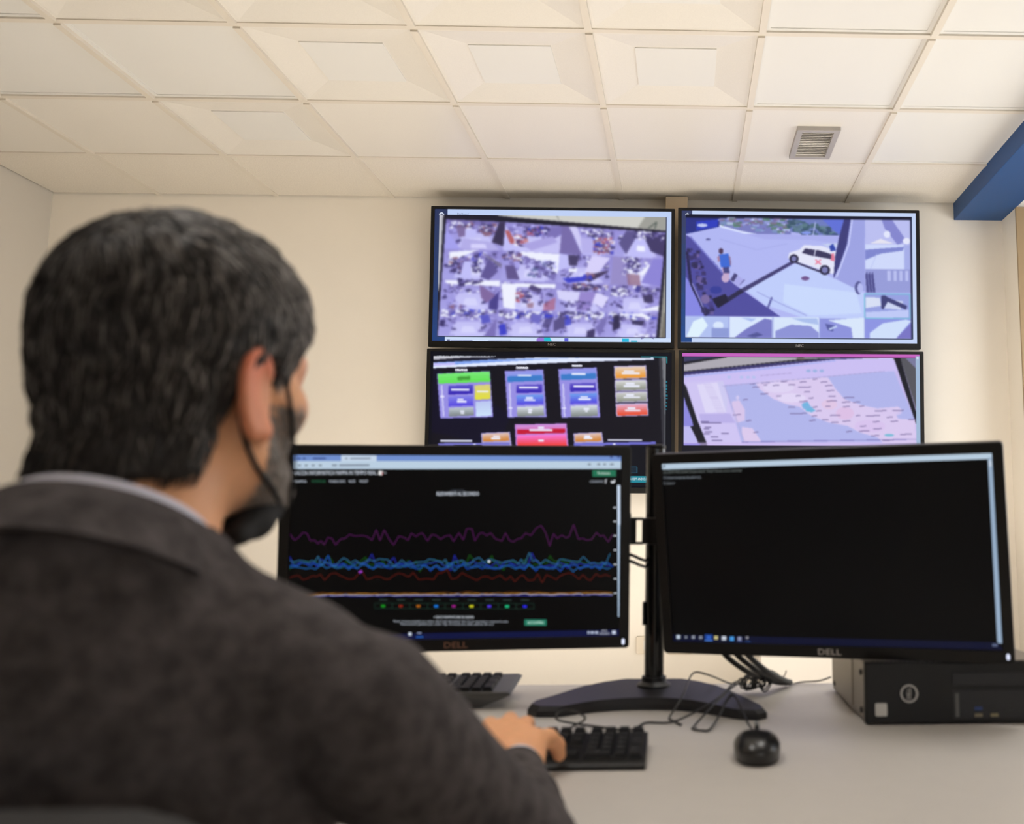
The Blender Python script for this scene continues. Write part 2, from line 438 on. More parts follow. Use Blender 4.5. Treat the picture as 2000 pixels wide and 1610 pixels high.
def screen_obj(parent, W, H, y, canvas=None, vec=None, base=(0, 0, 0)):
    """lit picture in the parent's XZ plane at depth y; vec: list of (verts_uv, faces, rgb255) stacked in thin layers"""
    V = []; Fq = []; Cc = []
    if canvas is not None:
        w, h = canvas.w, canvas.h
        U, T = np.meshgrid(np.arange(w)/(w-1), np.arange(h)/(h-1))
        V = np.stack([U*W-W/2, np.full_like(U, y), H/2-T*H], -1).reshape(-1, 3)
        i = np.arange(w-1)[None, :]+np.arange(h-1)[:, None]*w; i = i.ravel()
        Q = np.stack([i, i+w, i+w+1, i+1], -1)
        C = to_lin(canvas.a).reshape(-1, 3)
    else:
        V = np.array([[-W/2, y, H/2], [W/2, y, H/2], [W/2, y, -H/2], [-W/2, y, -H/2]]); Q = np.array([[0, 3, 2, 1]]); C = np.tile(to_lin(np.array(base)/255), (4, 1))
    loops = list(Q.ravel()); sizes = [4]*len(Q); verts = [V]; cols = [C]; n = len(V)
    for k, (vs, fs, c) in enumerate(vec or []):
        vs = np.array(vs, float)
        verts.append(np.stack([vs[:, 0]*W-W/2, np.full(len(vs), y-.00012-.000005*k), H/2-vs[:, 1]*H], -1))
        cols.append(np.tile(to_lin(np.array(c)/255), (len(vs), 1)))
        for f in fs: loops += [i+n for i in f]; sizes.append(len(f))
        n += len(vs)
    V = np.concatenate(verts); C = np.concatenate(cols)
    me = bpy.data.meshes.new('screen'); me.vertices.add(len(V)); me.vertices.foreach_set('co', V.astype(np.float32).ravel())
    me.loops.add(len(loops)); me.loops.foreach_set('vertex_index', np.array(loops, np.int32))
    me.polygons.add(len(sizes)); st = np.concatenate([[0], np.cumsum(sizes)[:-1]]).astype(np.int32)
    me.polygons.foreach_set('loop_start', st); me.polygons.foreach_set('loop_total', np.array(sizes, np.int32))
    me.update(calc_edges=True)
    at = me.attributes.new('picture', 'FLOAT_COLOR', 'POINT')
    at.data.foreach_set('color', np.concatenate([C, np.ones((len(C), 1))], 1).astype(np.float32).ravel())
    me.materials.append(M_screen())
    return link(bpy.data.objects.new('screen', me), parent)

class Vec:
    """flat vector artwork laid out in artwork coordinates, mapped to the unit screen"""
    def __init__(s, corners): s.H = homography(corners, [(0, 0), (1, 0), (1, 1), (0, 1)]); s.items = []
    def m(s, p):
        v = s.H@np.array([p[0], p[1], 1.0]); return (min(max(v[0]/v[2], 0), 1), min(max(v[1]/v[2], 0), 1))
    def poly(s, pts, c): s.items.append(([s.m(p) for p in pts], [tuple(range(len(pts)))[::-1]], c)); return s
    def rect(s, x0, y0, x1, y1, c): return s.poly([(x0,y0),(x1,y0),(x1,y1),(x0,y1)], c)
    def line(s, pts, w, c):
        vs = []; fs = []
        for (x0, y0), (x1, y1) in zip(pts, pts[1:]):
            L = math.hypot(x1-x0, y1-y0) or 1; nx, ny = -(y1-y0)/L*w/2, (x1-x0)/L*w/2; n = len(vs)
            vs += [s.m(p) for p in ((x0+nx,y0+ny),(x1+nx,y1+ny),(x1-nx,y1-ny),(x0-nx,y0-ny))]; fs.append((n, n+1, n+2, n+3))
        s.items.append((vs, fs, c)); return s
    def text(s, t, x, y, size, c, width=None, slope=0.0):
        """x,y: left middle of the line"""
        vs, fs = text_mesh(t, 1.0)
        if not vs: return s
        xs = [v[0] for v in vs]; x0, x1 = min(xs), max(xs)
        sx = (width/(x1-x0)) if width else size
        s.items.append(([s.m((x+(v[0]-x0)*sx, y-v[1]*size+slope*(v[0]-x0)*sx)) for v in vs], fs, c)); return s

# ---- wall screen 1: mosaic of sixteen camera views
def pic_mosaic():
    c = Canvas(480, 270, 95, 106, 1903, 1130, (190, 208, 245))
    c.rect(95, 106, 190, 1131, (38, 52, 96)); c.grad([(95,106),(190,106),(190,1130),(95,1130)], (44, 54, 92), (36, 66, 124))
    c.line([(128,150),(146,132),(164,150)], 9, (225, 232, 250))
    c.rect(190, 1098, 1903, 1131, (205, 222, 250))
    c.ell(925, 1120, 44, 28, (150, 118, 214)); c.poly([(938,1098),(985,1098),(1000,1130),(938,1130)], (30, 190, 210))
    c.rect(1092, 1100, 1122, 1130, (92, 96, 214)); c.rect(1533, 1100, 1585, 1130, (32, 184, 224)); c.rect(1600, 1117, 1650, 1130, (52, 186, 214))
    c.rect(208, 1116, 228, 1130, (60, 60, 110)); c.rect(232, 1122, 400, 1128, (140, 150, 190)); c.rect(520, 1120, 690, 1126, (150, 160, 200))
    # photographed panel
    X0, X1, Y0, Y1 = 130, 1863, 150, 1094
    c.poly([(X0,Y0),(X1,Y0),(X1,Y1),(X0,Y1)], (28, 26, 42))
    c.poly([(130,150),(160,150),(140,700),(130,760)], (196, 196, 206))
    c.poly([(560,150),(1863,150),(1863,258),(1250,208),(700,165)], (206, 206, 200))
    c.poly([(1700,150),(1863,150),(1863,258),(1640,240)], (158, 158, 152)); c.line([(1725,240),(1790,188),(1775,244)], 9, (78, 88, 84)); c.line([(1025,150),(1040,185)], 5, (120, 120, 118))
    c.poly([(1863,470),(1863,1094),(1815,1094)], (150, 148, 140)); c.poly([(1850,900),(1863,900),(1863,1094),(1830,1094)], (112, 108, 100))
    def col(k, t):
        top = [(180,185),(632,200),(1064,225),(1478,250),(1862,272)][k]; bot = [(134,1094),(570,1094),(1000,1094),(1400,1094),(1792,1094)][k]
        return (top[0]+(bot[0]-top[0])*t, top[1]+(bot[1]-top[1])*t)
    rowt = [0, .252, .513, .772, 1.0]
    rnd = random.Random(7)
    DK, MD, LV, LT, WH = (66, 58, 112), (122, 112, 182), (164, 158, 232), (192, 190, 248), (238, 240, 255)
    BR, RD, BL = (140, 98, 118), (176, 92, 112), (62, 66, 200)
    def cell(r, k):
        a, b, d, e = col(k, rowt[r]), col(k+1, rowt[r]), col(k+1, rowt[r+1]), col(k, rowt[r+1])
        def m(u, v): return (a[0]*(1-u)*(1-v)+b[0]*u*(1-v)+d[0]*u*v+e[0]*(1-u)*v, a[1]*(1-u)*(1-v)+b[1]*u*(1-v)+d[1]*u*v+e[1]*(1-u)*v)
        P = lambda pts, cc, al=1: c.poly([m(*p) for p in pts], cc, al)
        return m, P
    def clutter(P, u0, u1, v0, v1, n, pal, s=.055):
        s *= .8
        for _ in range(int(n*1.8)):
            u, v = rnd.uniform(u0, u1), rnd.uniform(v0, v1); w, h = rnd.uniform(.3, 1)*s, rnd.uniform(.4, 1.2)*s; k = rnd.uniform(-.03, .03)
            P([(u-w, v-h+k), (u+w, v-h-k), (u+w, v+h-k), (u-w, v+h+k)], rnd.choice(pal), .85)
    for r in range(4):
        for k in range(4):
            m, P = cell(r, k)
            c.grad([m(0, 0), m(1, 0), m(1, 1), m(0, 1)], (150, 142, 214), LT)
            P([(0, 0), (.16, .0), (.3, 1), (0, 1)], (150, 144, 216), .6); P([(1, 0), (.86, 0), (.78, 1), (1, 1)], (140, 132, 206), .6)
            P([(.3, .45), (.72, .45), (.86, .95), (.2, .95)], (204, 202, 250), .7); P([(.42, .62), (.6, .6), (.66, .85), (.4, .86)], (222, 222, 255), .6)
            clutter(P, .08, .92, .05, .42, 26, [MD, DK, MD, LT, WH, (96, 86, 150)]); clutter(P, .05, .3, .3, .8, 8, [MD, DK, LV]); clutter(P, .7, .95, .3, .8, 8, [MD, DK, LV])
    # hand laid views
    m, P = cell(0, 0); P([(0,0),(1,0),(1,.2),(0,.12)], MD); clutter(P, .1, .5, .05, .3, 22, [WH, DK, MD, BR, WH]); P([(.18,.25),(.34,.22),(.34,.55),(.24,.6)], (126, 108, 158)); P([(.33,.3),(.52,.3),(.52,.55),(.34,.6)], LT); clutter(P, .58, .86, .1, .5, 34, [DK, MD, WH, BR, BR, DK]); P([(.9,.02),(1,.02),(1,.85),(.8,.72)], (58, 50, 84)); P([(.0,.3),(.28,1),(0,1)], (164, 160, 238)); P([(.3,.62),(.8,.72),(.95,1),(.28,1)], (178, 172, 232)); P([(.45,.8),(.7,.8),(.72,.95),(.45,.95)], (214, 210, 252))
    m, P = cell(0, 1); P([(0,.1),(.2,.6),(.3,1),(0,1)], LT); P([(0,.3),(.08,.3),(.22,.72),(.12,.75)], (178, 96, 104)); clutter(P, .2, .4, .45, .8, 20, [RD, WH, (190, 120, 130), DK]); clutter(P, .35, .8, .1, .42, 34, [RD, DK, BL, DK, MD]); P([(.8,.1),(1,.0),(1,.3),(.7,.8)], MD); P([(.45,.95),(1,.35),(1,1),(.4,1)], (196, 192, 244)); P([(.3,.75),(.85,.4),(.95,.6),(.5,.95)], (170, 162, 226))
    m, P = cell(0, 2); P([(0,0),(.12,0),(.42,1),(0,1)], (118, 106, 170)); P([(.12,0),(.28,0),(.42,.6),(.36,.7)], (206, 202, 246)); clutter(P, .5, .95, .08, .3, 26, [DK, MD, WH, MD]); clutter(P, .6, .98, .35, .9, 60, [DK, WH, RD, BL, BR, WH], .06); P([(.36,.4),(.6,.4),(.62,.95),(.42,.95)], (182, 176, 236))
    m, P = cell(0, 3); P([(.2,.05),(.45,0),(.4,.3),(.25,.9),(.08,.5)], (92, 84, 140)); P([(.55,.1),(1,.05),(1,.9),(.75,.75),(.6,.4)], (66, 58, 104)); P([(.4,.3),(.6,.3),(.8,.95),(.3,.95)], LT); P([(.45,.55),(.6,.55),(.62,.75),(.45,.75)], WH); clutter(P, .4, .95, .02, .3, 26, [WH, DK, MD])
    m, P = cell(1, 0); P([(.1,.1),(.6,0),(.3,.25),(.1,.6)], WH); clutter(P, .12, .42, .3, .8, 34, [DK, MD, MD, BR]); clutter(P, .5, .64, .1, .75, 30, [DK, MD, WH, DK, BL]); P([(.65,.9),(.78,.25),(.95,.7),(.8,1)], (96, 86, 150)); P([(.62,.05),(1,.45),(1,.6),(.66,.12)], (120, 112, 150)); P([(.36,.4),(.48,.4),(.5,.95),(.3,.95)], LT)
    m, P = cell(1, 1); P([(.3,0),(1,.02),(1,.7),(.7,.35),(.35,.12)], WH); P([(.4,.12),(.98,.7),(.95,.95),(.62,.6),(.42,.35)], MD); clutter(P, .45, .95, .25, .85, 40, [DK, MD, (96, 110, 160), LT], .06); P([(.06,.5),(.22,.48),(.34,.95),(.12,.95)], (96, 84, 140)); clutter(P, .02, .3, .02, .3, 22, [DK, WH, BR, MD])
    m, P = cell(1, 2); P([(0,0),(.2,.05),(.3,.4),(0,.6)], LT); P([(.16,.03),(.36,.03),(.34,.4),(.2,.4)], (70, 62, 104)); P([(.2,.5),(.35,.48),(.35,.62),(.2,.62)], WH); P([(.6,.0),(.95,.05),(.7,.75),(.5,.6)], (214, 208, 250)); P([(.1,.85),(.5,.75),(.55,.9),(.2,1)], BL); P([(.5,.72),(.95,.5),(.92,.58),(.6,.95)], (66, 54, 92)); clutter(P, .5, .7, .65, .9, 12, [BR, DK, BL])
    m, P = cell(1, 3); P([(0,0),(.2,0),(.4,1),(0,1)], (150, 140, 200)); clutter(P, .2, .55, .02, .6, 46, [WH, DK, DK, WH, MD]); P([(.55,.55),(.72,.2),(.78,.3),(.62,.65)], WH); P([(.8,.0),(1,0),(1,1),(.6,.9)], (140, 132, 214)); P([(.3,.6),(.55,.6),(.6,1),(.35,1)], BR, .7)
    m, P = cell(2, 0); P([(.05,.03),(1,.0),(1,.2),(.1,.15)], WH); P([(.28,.0),(.4,.02),(.4,.22),(.3,.22)], DK); clutter(P, .3, .7, .0, .1, 12, [DK, MD]); P([(.65,.15),(.95,.5),(.8,.75),(.7,.6)], (128, 104, 160)); P([(.85,.7),(1,.35),(1,1),(.84,.95)], (74, 66, 140)); clutter(P, .15, .45, .85, .95, 10, [MD, BR])
    m, P = cell(2, 1); P([(.02,.1),(.3,.1),(.3,.95),(.1,.9)], WH); P([(.25,.08),(.98,.05),(.98,.2),(.3,.2)], WH); P([(.55,.1),(.75,.25),(.65,.35),(.5,.25)], (80, 70, 120)); P([(.3,.5),(.55,.4),(.52,.5),(.3,.62)], (84, 70, 110)); clutter(P, .3, .55, .3, .7, 26, [DK, WH, MD, RD]); P([(.8,.75),(1,.5),(1,.95),(.8,1)], RD, .6); P([(.5,.75),(.62,.7),(.62,.9),(.52,.9)], BR, .7)
    m, P = cell(2, 2); P([(0,.25),(.45,.3),(.4,.75),(.05,.55)], (212, 210, 250)); P([(.28,.12),(.62,.15),(.58,.26),(.3,.24)], (58, 50, 92)); P([(.75,.3),(1,.45),(.9,.85),(.65,.6)], (218, 214, 252)); P([(.45,.3),(.75,.3),(.65,.95),(.4,.95)], (150, 134, 206)); clutter(P, .3, .95, .02, .2, 26, [WH, DK, BR, MD]); clutter(P, .2, .7, .6, .95, 12, [DK, MD])
    m, P = cell(2, 3); clutter(P, .05, .35, .05, .4, 30, [WH, WH, MD, DK]); P([(.52,.0),(.6,.02),(.58,.25),(.5,.22)], (70, 66, 150)); P([(.65,.35),(.85,.3),(.88,.6),(.7,.6)], (66, 58, 100)); clutter(P, .6, .95, .1, .3, 18, [WH, DK, MD]); P([(.6,.9),(1,.7),(1,.9)], WH)
    for k in range(4):
        m, P = cell(3, k); clutter(P, .05, .95, .02, .25, 40, [WH, DK, MD, WH, BL], .07)
    m, P = cell(3, 0); P([(.7,.2),(.85,.15),(.9,.45),(.75,.5)], (90, 90, 196)); P([(.02,.4),(.12,.4),(.1,.65),(.02,.6)], DK); P([(.8,1),(1,.3),(1,1)], MD)
    m, P = cell(3, 1); P([(.05,.55),(.15,.5),(.2,.9),(.08,.95)], BL); P([(.6,.1),(.8,.15),(.75,.5),(.6,.4)], (110, 106, 196)); P([(.85,.3),(1,.2),(.92,.7),(.8,.6)], DK, .7)
    m, P = cell(3, 2); P([(0,.35),(.2,.2),(.22,.6),(.02,.8)], (88, 80, 136)); P([(.2,.3),(.32,.25),(.34,.5),(.22,.55)], BL, .8); P([(.65,.75),(.8,.65),(.8,1),(.65,1)], (66, 58, 104)); P([(.8,.6),(1,.1),(1,.4),(.9,.95)], (120, 112, 180))
    m, P = cell(3, 3); P([(.12,.1),(.24,.08),(.28,.6),(.14,.75)], (52, 46, 84)); P([(.5,.3),(.75,.3),(.7,.5),(.5,.45)], (60, 54, 96)); P([(.3,.02),(.7,.0),(.9,.2),(.6,.15)], WH); clutter(P, .6, .95, .85, 1, 12, [WH, MD])
    c.blur(X0, Y0, X1, Y1, 1.9)
    c.line([(X0,Y1),(X1,Y1),(X1,Y0)], 5, (60, 64, 90))
    return c

# ---- wall screen 2: car park camera with small views at its edges
def pic_yard():
    c = Canvas(480, 270, 68, 84, 1862, 1090, (196, 212, 245))
    c.grad([(68,84),(150,84),(150,1090),(68,1090)], (56, 62, 98), (30, 72, 140))
    c.line([(96,118),(110,104),(126,118)], 8, (225, 232, 250))
    X0, X1, Y0, Y1 = 98, 1830, 112, 1054
    c.rect(X0, Y0, X1, Y1, (176, 180, 240)); c.rect(X0, Y0, X1, 138, (18, 20, 44))
    c.poly([(98,138),(370,138),(355,205),(98,265)], (40, 48, 130)); c.poly([(180,165),(345,150),(340,205),(180,235)], (44, 60, 190)); c.ell(225, 195, 40, 14, (190, 200, 240))
    c.poly([(355,138),(900,138),(900,262),(700,280),(500,240),(355,200)], (120, 124, 190))
    rnd = random.Random(3)
    for _ in range(150):
        x, y = rnd.uniform(360, 900), rnd.uniform(142, 255)
        if y > 190+(x-355)*.14: continue
        w = rnd.uniform(8, 30); c.rect(x-w, y-w*.4, x+w, y+w*.4, rnd.choice([(96, 130, 118), (150, 160, 220), (110, 96, 150), (80, 120, 100), (190, 200, 245), (130, 110, 150), (120, 150, 190)]), .8)
    c.poly([(355,190),(520,235),(700,268),(900,262),(900,290),(690,300),(500,262),(355,215)], (216, 224, 255))
    c.poly([(880,138),(1310,138),(1300,360),(1180,300),(1060,260),(900,240)], (110, 124, 190))
    for _ in range(90):
        x = rnd.uniform(880, 1260); t = (x-880)/380; y = rnd.uniform(140+70*t, 230+110*t); w = rnd.uniform(10, 30)
        c.ell(x, y, w, w*.6, rnd.choice([(58, 84, 104), (72, 104, 116), (90, 116, 140), (50, 70, 110), (96, 130, 140)]), .8, 8)
    c.poly([(1140,138),(1310,138),(1300,270),(1230,225)], (96, 112, 214)); c.line([(1090,160),(1066,280)], 8, (180, 190, 235)); c.ell(1020, 245, 40, 12, (130, 150, 230))
    c.grad([(130,255),(1270,262),(1460,900),(760,900)], (168, 172, 236), (196, 206, 250), 14)
    c.poly([(355,208),(700,298),(1060,300),(1260,330),(1240,600),(1460,690),(1460,900),(800,900),(440,650),(130,262)], (176, 182, 242))
    c.poly([(560,690),(960,470),(1240,600),(1460,700),(1460,900),(1000,900),(700,800)], (190, 204, 250)); c.poly([(850,640),(1400,700),(1440,860),(1050,880),(840,780)], (200, 216, 252))
    c.line([(355,300),(640,380),(880,330)], 6, (158, 162, 228), .7)
    c.ell(270, 304, 18, 8, (90, 92, 150))
    c.poly([(98,270),(135,290),(310,470),(460,640),(820,890),(98,890)], (78, 76, 158)); c.line([(135,285),(300,470),(380,560)], 12, (120, 122, 204))
    c.poly([(98,590),(140,640),(240,890),(98,890)], (132, 134, 226)); c.line([(110,400),(140,640),(260,885)], 22, (40, 36, 78)); c.line([(150,640),(255,870)], 9, (150, 150, 216))
    for _ in range(60):
        y = rnd.uniform(380, 870); x = 130+(y-380)*.27+rnd.uniform(-15, 60); w = rnd.uniform(6, 22)
        c.rect(x-w, y-w, x+w, y+w*.8, rnd.choice([(36, 32, 70), (52, 46, 96), (110, 96, 160), (44, 40, 84), (70, 62, 130)]), .8)
    # dark beam to the car
    c.poly([(300,760),(400,720),(440,770),(345,830)], (30, 28, 56)); c.poly([(410,750),(520,680),(540,705),(425,780)], (40, 38, 74)); c.poly([(520,680),(915,458),(930,476),(540,706)], (66, 62, 114))
    c.ell(330, 690, 46, 30, (52, 60, 150)); c.ell(250, 760, 34, 36, (120, 104, 160))
    c.line([(930,470),(1130,545),(1225,552)], 14, (58, 54, 90))
    # walker in blue shirt
    c.poly([(372,500),(430,500),(432,560),(420,625),(392,628),(384,560)], (196, 160, 196)); c.poly([(384,505),(430,505),(432,560),(388,562)], (70, 70, 130)); c.poly([(350,420),(425,410),(440,512),(368,518)], (60, 104, 212)); c.poly([(340,440),(356,425),(362,470),(345,474)], (170, 130, 160)); c.poly([(425,425),(440,440),(446,500),(436,506)], (140, 110, 150)); c.ell(368, 392, 18, 22, (78, 56, 88)); c.ell(402, 600, 30, 34, (196, 170, 206)); c.poly([(440,610),(470,560),(496,575),(462,630)], (70, 66, 120)); c.line([(500,660),(548,610)], 8, (96, 90, 150)); c.poly([(460,640),(500,580),(540,610),(500,665)], (168, 168, 232))
    c.line([(722,830),(756,742)], 14, (88, 90, 160)); c.line([(640,700),(820,790),(1020,880)], 5, (140, 146, 214))
    # white estate car
    c.poly([(878,440),(888,400),(965,375),(1000,340),(1140,345),(1250,380),(1240,545),(1215,560),(1060,505),(930,462)], (226, 228, 248)); c.poly([(985,400),(1010,365),(1120,380),(1210,408),(1220,448),(1060,420)], (58, 54, 92)); c.line([(1090,372),(1080,420)], 8, (226, 228, 248)); c.poly([(1208,405),(1232,400),(1234,460),(1206,456)], (222, 120, 150))
    c.line([(1088,450),(1130,488)], 10, (232, 120, 150)); c.line([(1130,450),(1088,486)], 10, (232, 120, 150))
    for x, y, q in ((924, 446, 28), (1160, 530, 32)): c.ell(x, y, q+8, q+6, (40, 38, 66)); c.ell(x, y, q-8, q-8, (120, 122, 178))
    c.poly([(1140,330),(1260,320),(1265,350),(1180,352)], (196, 206, 240)); c.poly([(1195,345),(1225,325),(1245,380),(1205,385)], (50, 70, 170))
    c.ell(1010, 596, 32, 16, (112, 84, 140)); 
    # pillar and wall at the right of the main view
    c.poly([(1310,138),(1360,138),(1330,330),(1270,500),(1225,600),(1240,420),(1275,260)], (60, 60, 122)); c.poly([(1360,138),(1470,138),(1465,690),(1370,660),(1240,595),(1330,330)], (156, 162, 226)); c.line([(1372,138),(1345,330),(1250,585)], 9, (206, 212, 255))
    # small views down the right side
    c.rect(1470, 138, 1820, 330, (186, 190, 240)); c.poly([(1600,138),(1680,138),(1790,300),(1720,330),(1620,200)], (132, 134, 206)); c.poly([(1510,320),(1590,285),(1690,320)], (228, 226, 240)); c.ell(1640, 250, 26, 28, (226, 230, 252)); c.ell(1790, 300, 30, 24, (228, 230, 250))
    c.rect(1470, 330, 1820, 520, (206, 216, 250)); c.poly([(1470,370),(1770,345),(1760,375),(1590,400),(1470,450)], (126, 134, 206)); c.rect(1770, 330, 1820, 520, (166, 174, 232)); c.line([(1560,400),(1510,520)], 5, (180, 190, 240))
    c.rect(1470, 520, 1820, 700, (150, 156, 216)); [c.rect(1640+k*46, 530, 1664+k*46, 610, (186, 192, 240)) for k in range(4)]; [c.poly([(1470+k*22,560),(1486+k*22,540),(1500+k*24,700),(1480+k*24,700)], (78, 78, 140)) for k in range(3)]; c.ell(1418, 664, 30, 50, (86, 88, 146)); c.ell(1430, 668, 22, 40, (180, 186, 240))
    c.rect(1462, 708, 1812, 896, (150, 160, 224)); c.poly([(1470,735),(1580,740),(1590,800),(1470,820)], (214, 222, 244)); c.poly([(1620,750),(1760,765),(1740,830),(1610,820)], (204, 212, 242)); c.poly([(1590,725),(1620,720),(1640,735),(1790,800),(1780,830),(1640,770),(1605,830),(1590,820)], (64, 66, 120)); c.poly([(1470,850),(1800,830),(1800,890),(1470,895)], (190, 200, 246))
    c.line([(1462,896),(1462,710),(1812,710),(1812,896),(1462,896)], 7, (112, 190, 214))
    c.rect(1465, 900, 1820, 1052, (140, 148, 226)); c.poly([(1500,1010),(1600,935),(1780,905),(1820,915),(1700,1052),(1500,1052)], (206, 222, 250)); c.poly([(1700,1052),(1820,930),(1820,1052)], (120, 116, 196))
    # bottom strip
    c.rect(98, 890, 430, 1052, (176, 192, 240)); c.poly([(110,1040),(160,930),(230,900),(270,960),(200,1052),(110,1052)], (222, 240, 252)); c.ell(350, 960, 40, 30, (216, 230, 252)); c.rect(300, 980, 430, 1052, (140, 154, 214))
    c.rect(432, 892, 760, 1052, (216, 230, 252)); c.poly([(470,1052),(560,985),(700,905),(757,915),(757,1052)], (120, 122, 196)); c.poly([(560,1040),(640,1010),(690,1030),(620,1052)], (80, 84, 150)); c.poly([(520,900),(640,905),(600,930)], (170, 190, 240))
    c.rect(764, 892, 1116, 1052, (214, 228, 250)); c.poly([(780,1052),(780,1000),(900,950),(1050,960),(1110,1010),(1110,1052)], (140, 146, 214)); c.poly([(900,900),(1100,900),(1110,950),(990,930)], (170, 190, 236))
    c.rect(1120, 900, 1460, 1052, (140, 146, 220)); c.poly([(1180,915),(1460,892),(1460,1052),(1370,1052),(1360,970)], (216, 230, 250)); c.poly([(1160,940),(1230,955),(1220,1000),(1180,990)], (84, 90, 160)); c.line([(1190,985),(1250,960)], 14, (196, 212, 246))
    for x in (430, 762, 1118, 1462): c.line([(x, 892), (x, 1052)], 6, (150, 160, 226))
    c.rect(1818, 138, 1830, 1054, (30, 32, 60))
    c.blur(X0, Y0, X1, Y1, 1.3)
    c.line([(X0,Y1),(X1,Y1),(X1,Y0)], 5, (56, 66, 96))
    return c

# ---- wall screen 3: control panel with coloured buttons
def pic_buttons():
    c = Canvas(480, 274, 72, 62, 1930, 1128, (6, 8, 22))
    X0, X1, Y0, Y1 = 92, 1885, 101, 805
    c.rect(X0, Y0, X1, Y1, (14, 12, 26)); c.poly([(92,700),(92,180),(700,560),(600,805)], (10, 8, 40), .7)
    c.poly([(92,101),(560,101),(330,130),(92,150)], (196, 196, 206)); c.poly([(92,128),(330,110),(700,101),(560,120),(92,155)], (24, 24, 40))
    c.poly([(92,150),(500,125),(900,103),(1790,101),(1795,118),(1200,140),(92,196)], (226, 234, 255)); c.poly([(92,150),(500,125),(1250,103),(1000,115),(330,160),(92,180)], (126, 160, 236)); c.poly([(92,155),(260,150),(260,170),(92,178)], (196, 190, 250))
    c.poly([(1885,101),(1850,101),(1868,805),(1885,805)], (120, 122, 128)); c.poly([(1830,101),(1855,101),(1880,560),(1880,805),(1862,805)], (50, 50, 58))
    def q(x0, y0, x1, y1, sk=.05): return [(x0,y0+4),(x1,y0-4),(x1+(y1-y0)*sk,y1-4),(x0+(y1-y0)*sk,y1+4)]
    PUR, BLU, NAV, VIO, GRY = (150, 142, 226), (58, 122, 200), (52, 36, 176), (84, 70, 224), (150, 156, 148)
    # left block
    c.poly([(122,238),(528,214),(560,580),(155,592)], PUR); c.grad([(126,240),(526,218),(532,300),(136,318)], (120, 232, 120), (96, 224, 84), 3)
    c.poly([(280,262),(375,256),(378,286),(282,290)], (50, 130, 40), .7)
    c.grad(q(212, 330, 398, 400), (90, 80, 200), NAV); c.grad(q(214, 415, 402, 492), (130, 130, 230), VIO); c.grad(q(220, 505, 408, 572), (190, 200, 210), (120, 128, 130)); c.grad(q(412, 325, 532, 440), (214, 206, 130), (226, 222, 60)); c.grad(q(422, 455, 542, 572), (186, 198, 240), (204, 226, 250)); c.line([(160,330),(182,575)], 12, (206, 204, 246)); c.rect(150, 410, 182, 428, (226, 226, 255))
    for bx, dy in ((640, 0), (1052, -18)):
        c.poly([(bx,214+dy),(bx+298,200+dy),(bx+330,578),(bx+30,582)], PUR)
        c.grad([(bx+18,222+dy),(bx+288,206+dy),(bx+292,262+dy),(bx+20,276+dy)], (150, 150, 232), (120, 150, 230), 3); c.poly([(bx+22,258+dy),(bx+292,246+dy),(bx+294,290+dy),(bx+24,302+dy)], BLU)
        c.grad(q(bx+92, 322+dy*.8, bx+290, 386+dy*.8), (96, 84, 200), NAV); c.grad(q(bx+94, 402+dy*.7, bx+300, 478+dy*.5), (110, 160, 236), VIO); c.grad(q(bx+100, 494+dy*.5, bx+306, 572), (216, 222, 232), (122, 130, 126)); c.line([(bx+40,312),(bx+55,575)], 12, (206, 204, 246)); c.rect(bx+34, 500, bx+66, 514, (226, 226, 255))
    x = 1488
    for y0, y1, c0, c1 in ((172, 266, (226, 206, 190), (236, 148, 40)), (282, 362, (216, 216, 216), (136, 140, 126)), (376, 452, (206, 206, 206), (140, 144, 130)), (470, 562, (226, 170, 200), (232, 72, 40))):
        c.poly(q(x-5, y0-5, x+246, y1+5, .06), (190, 180, 226)); c.grad(q(x+4, y0+4, x+238, y1-2, .06), c0, c1); x += 5
    c.poly([(725,636),(1124,626),(1140,805),(736,805)], (190, 130, 214)); c.grad([(738,642),(1112,634),(1112,668),(740,676)], (204, 146, 220), (214, 120, 190), 3); c.poly([(744,678),(1112,668),(1114,702),(746,712)], (196, 22, 52)); c.grad([(744,722),(1120,712),(1128,805),(748,805)], (246, 120, 220), (236, 60, 50))
    for bx in (468, 1175):
        c.poly([(bx,704),(bx+222,694),(bx+238,805),(bx+10,805)], (176, 166, 216)); c.grad([(bx+10,712),(bx+212,700),(bx+218,764),(bx+18,772)], (222, 196, 196), (206, 124, 40))
    c.poly([(142,785),(690,778),(690,800),(146,805)], (120, 118, 206)); c.poly([(1178,782),(1812,768),(1816,792),(1180,805)], (110, 110, 206))
    # white captions
    for x0, y0, w in ((262,208,94),(725,188,96),(1158,170,80),(232,364,140),(752,344,150),(1170,334,160),(285,440,45),(278,458,75),(806,426,54),(794,444,88),(1225,418,58),(1212,436,94),(305,534,34),(312,550,24),(825,520,32),(828,540,24),(1252,512,44),(1264,530,22),(742,250,104),(1155,236,110),(430,378,90),(1560,210,80),(1545,228,138),(1575,310,70),(1560,330,124),(1580,400,60),(1560,418,128),(1590,505,64),(1572,522,118),(905,662,44),(838,682,178),(906,764,44),(564,730,50),(548,748,70),(1262,728,46),(1258,744,66),(158,766,244),(1438,757,268),(412,796,20),(1482,790,20)):
        c.rect(x0, y0-7, x0+w, y0+7, (236, 238, 255))
    c.blur(X0, Y0, X1, Y1, 1.3)
    c.line([(1692,96),(1893,96),(1893,145)], 7, (24, 130, 140))
    rnd = random.Random(5)
    for k in range(9): c.rect(1886, 285+k*28, 1886+rnd.uniform(6, 14), 285+k*28+rnd.uniform(6, 20), (22, 110, 130))
    for k in range(40): c.rect(120+k*11.5, 95, 120+k*11.5+rnd.uniform(3, 9), 101, (170, 178, 190))
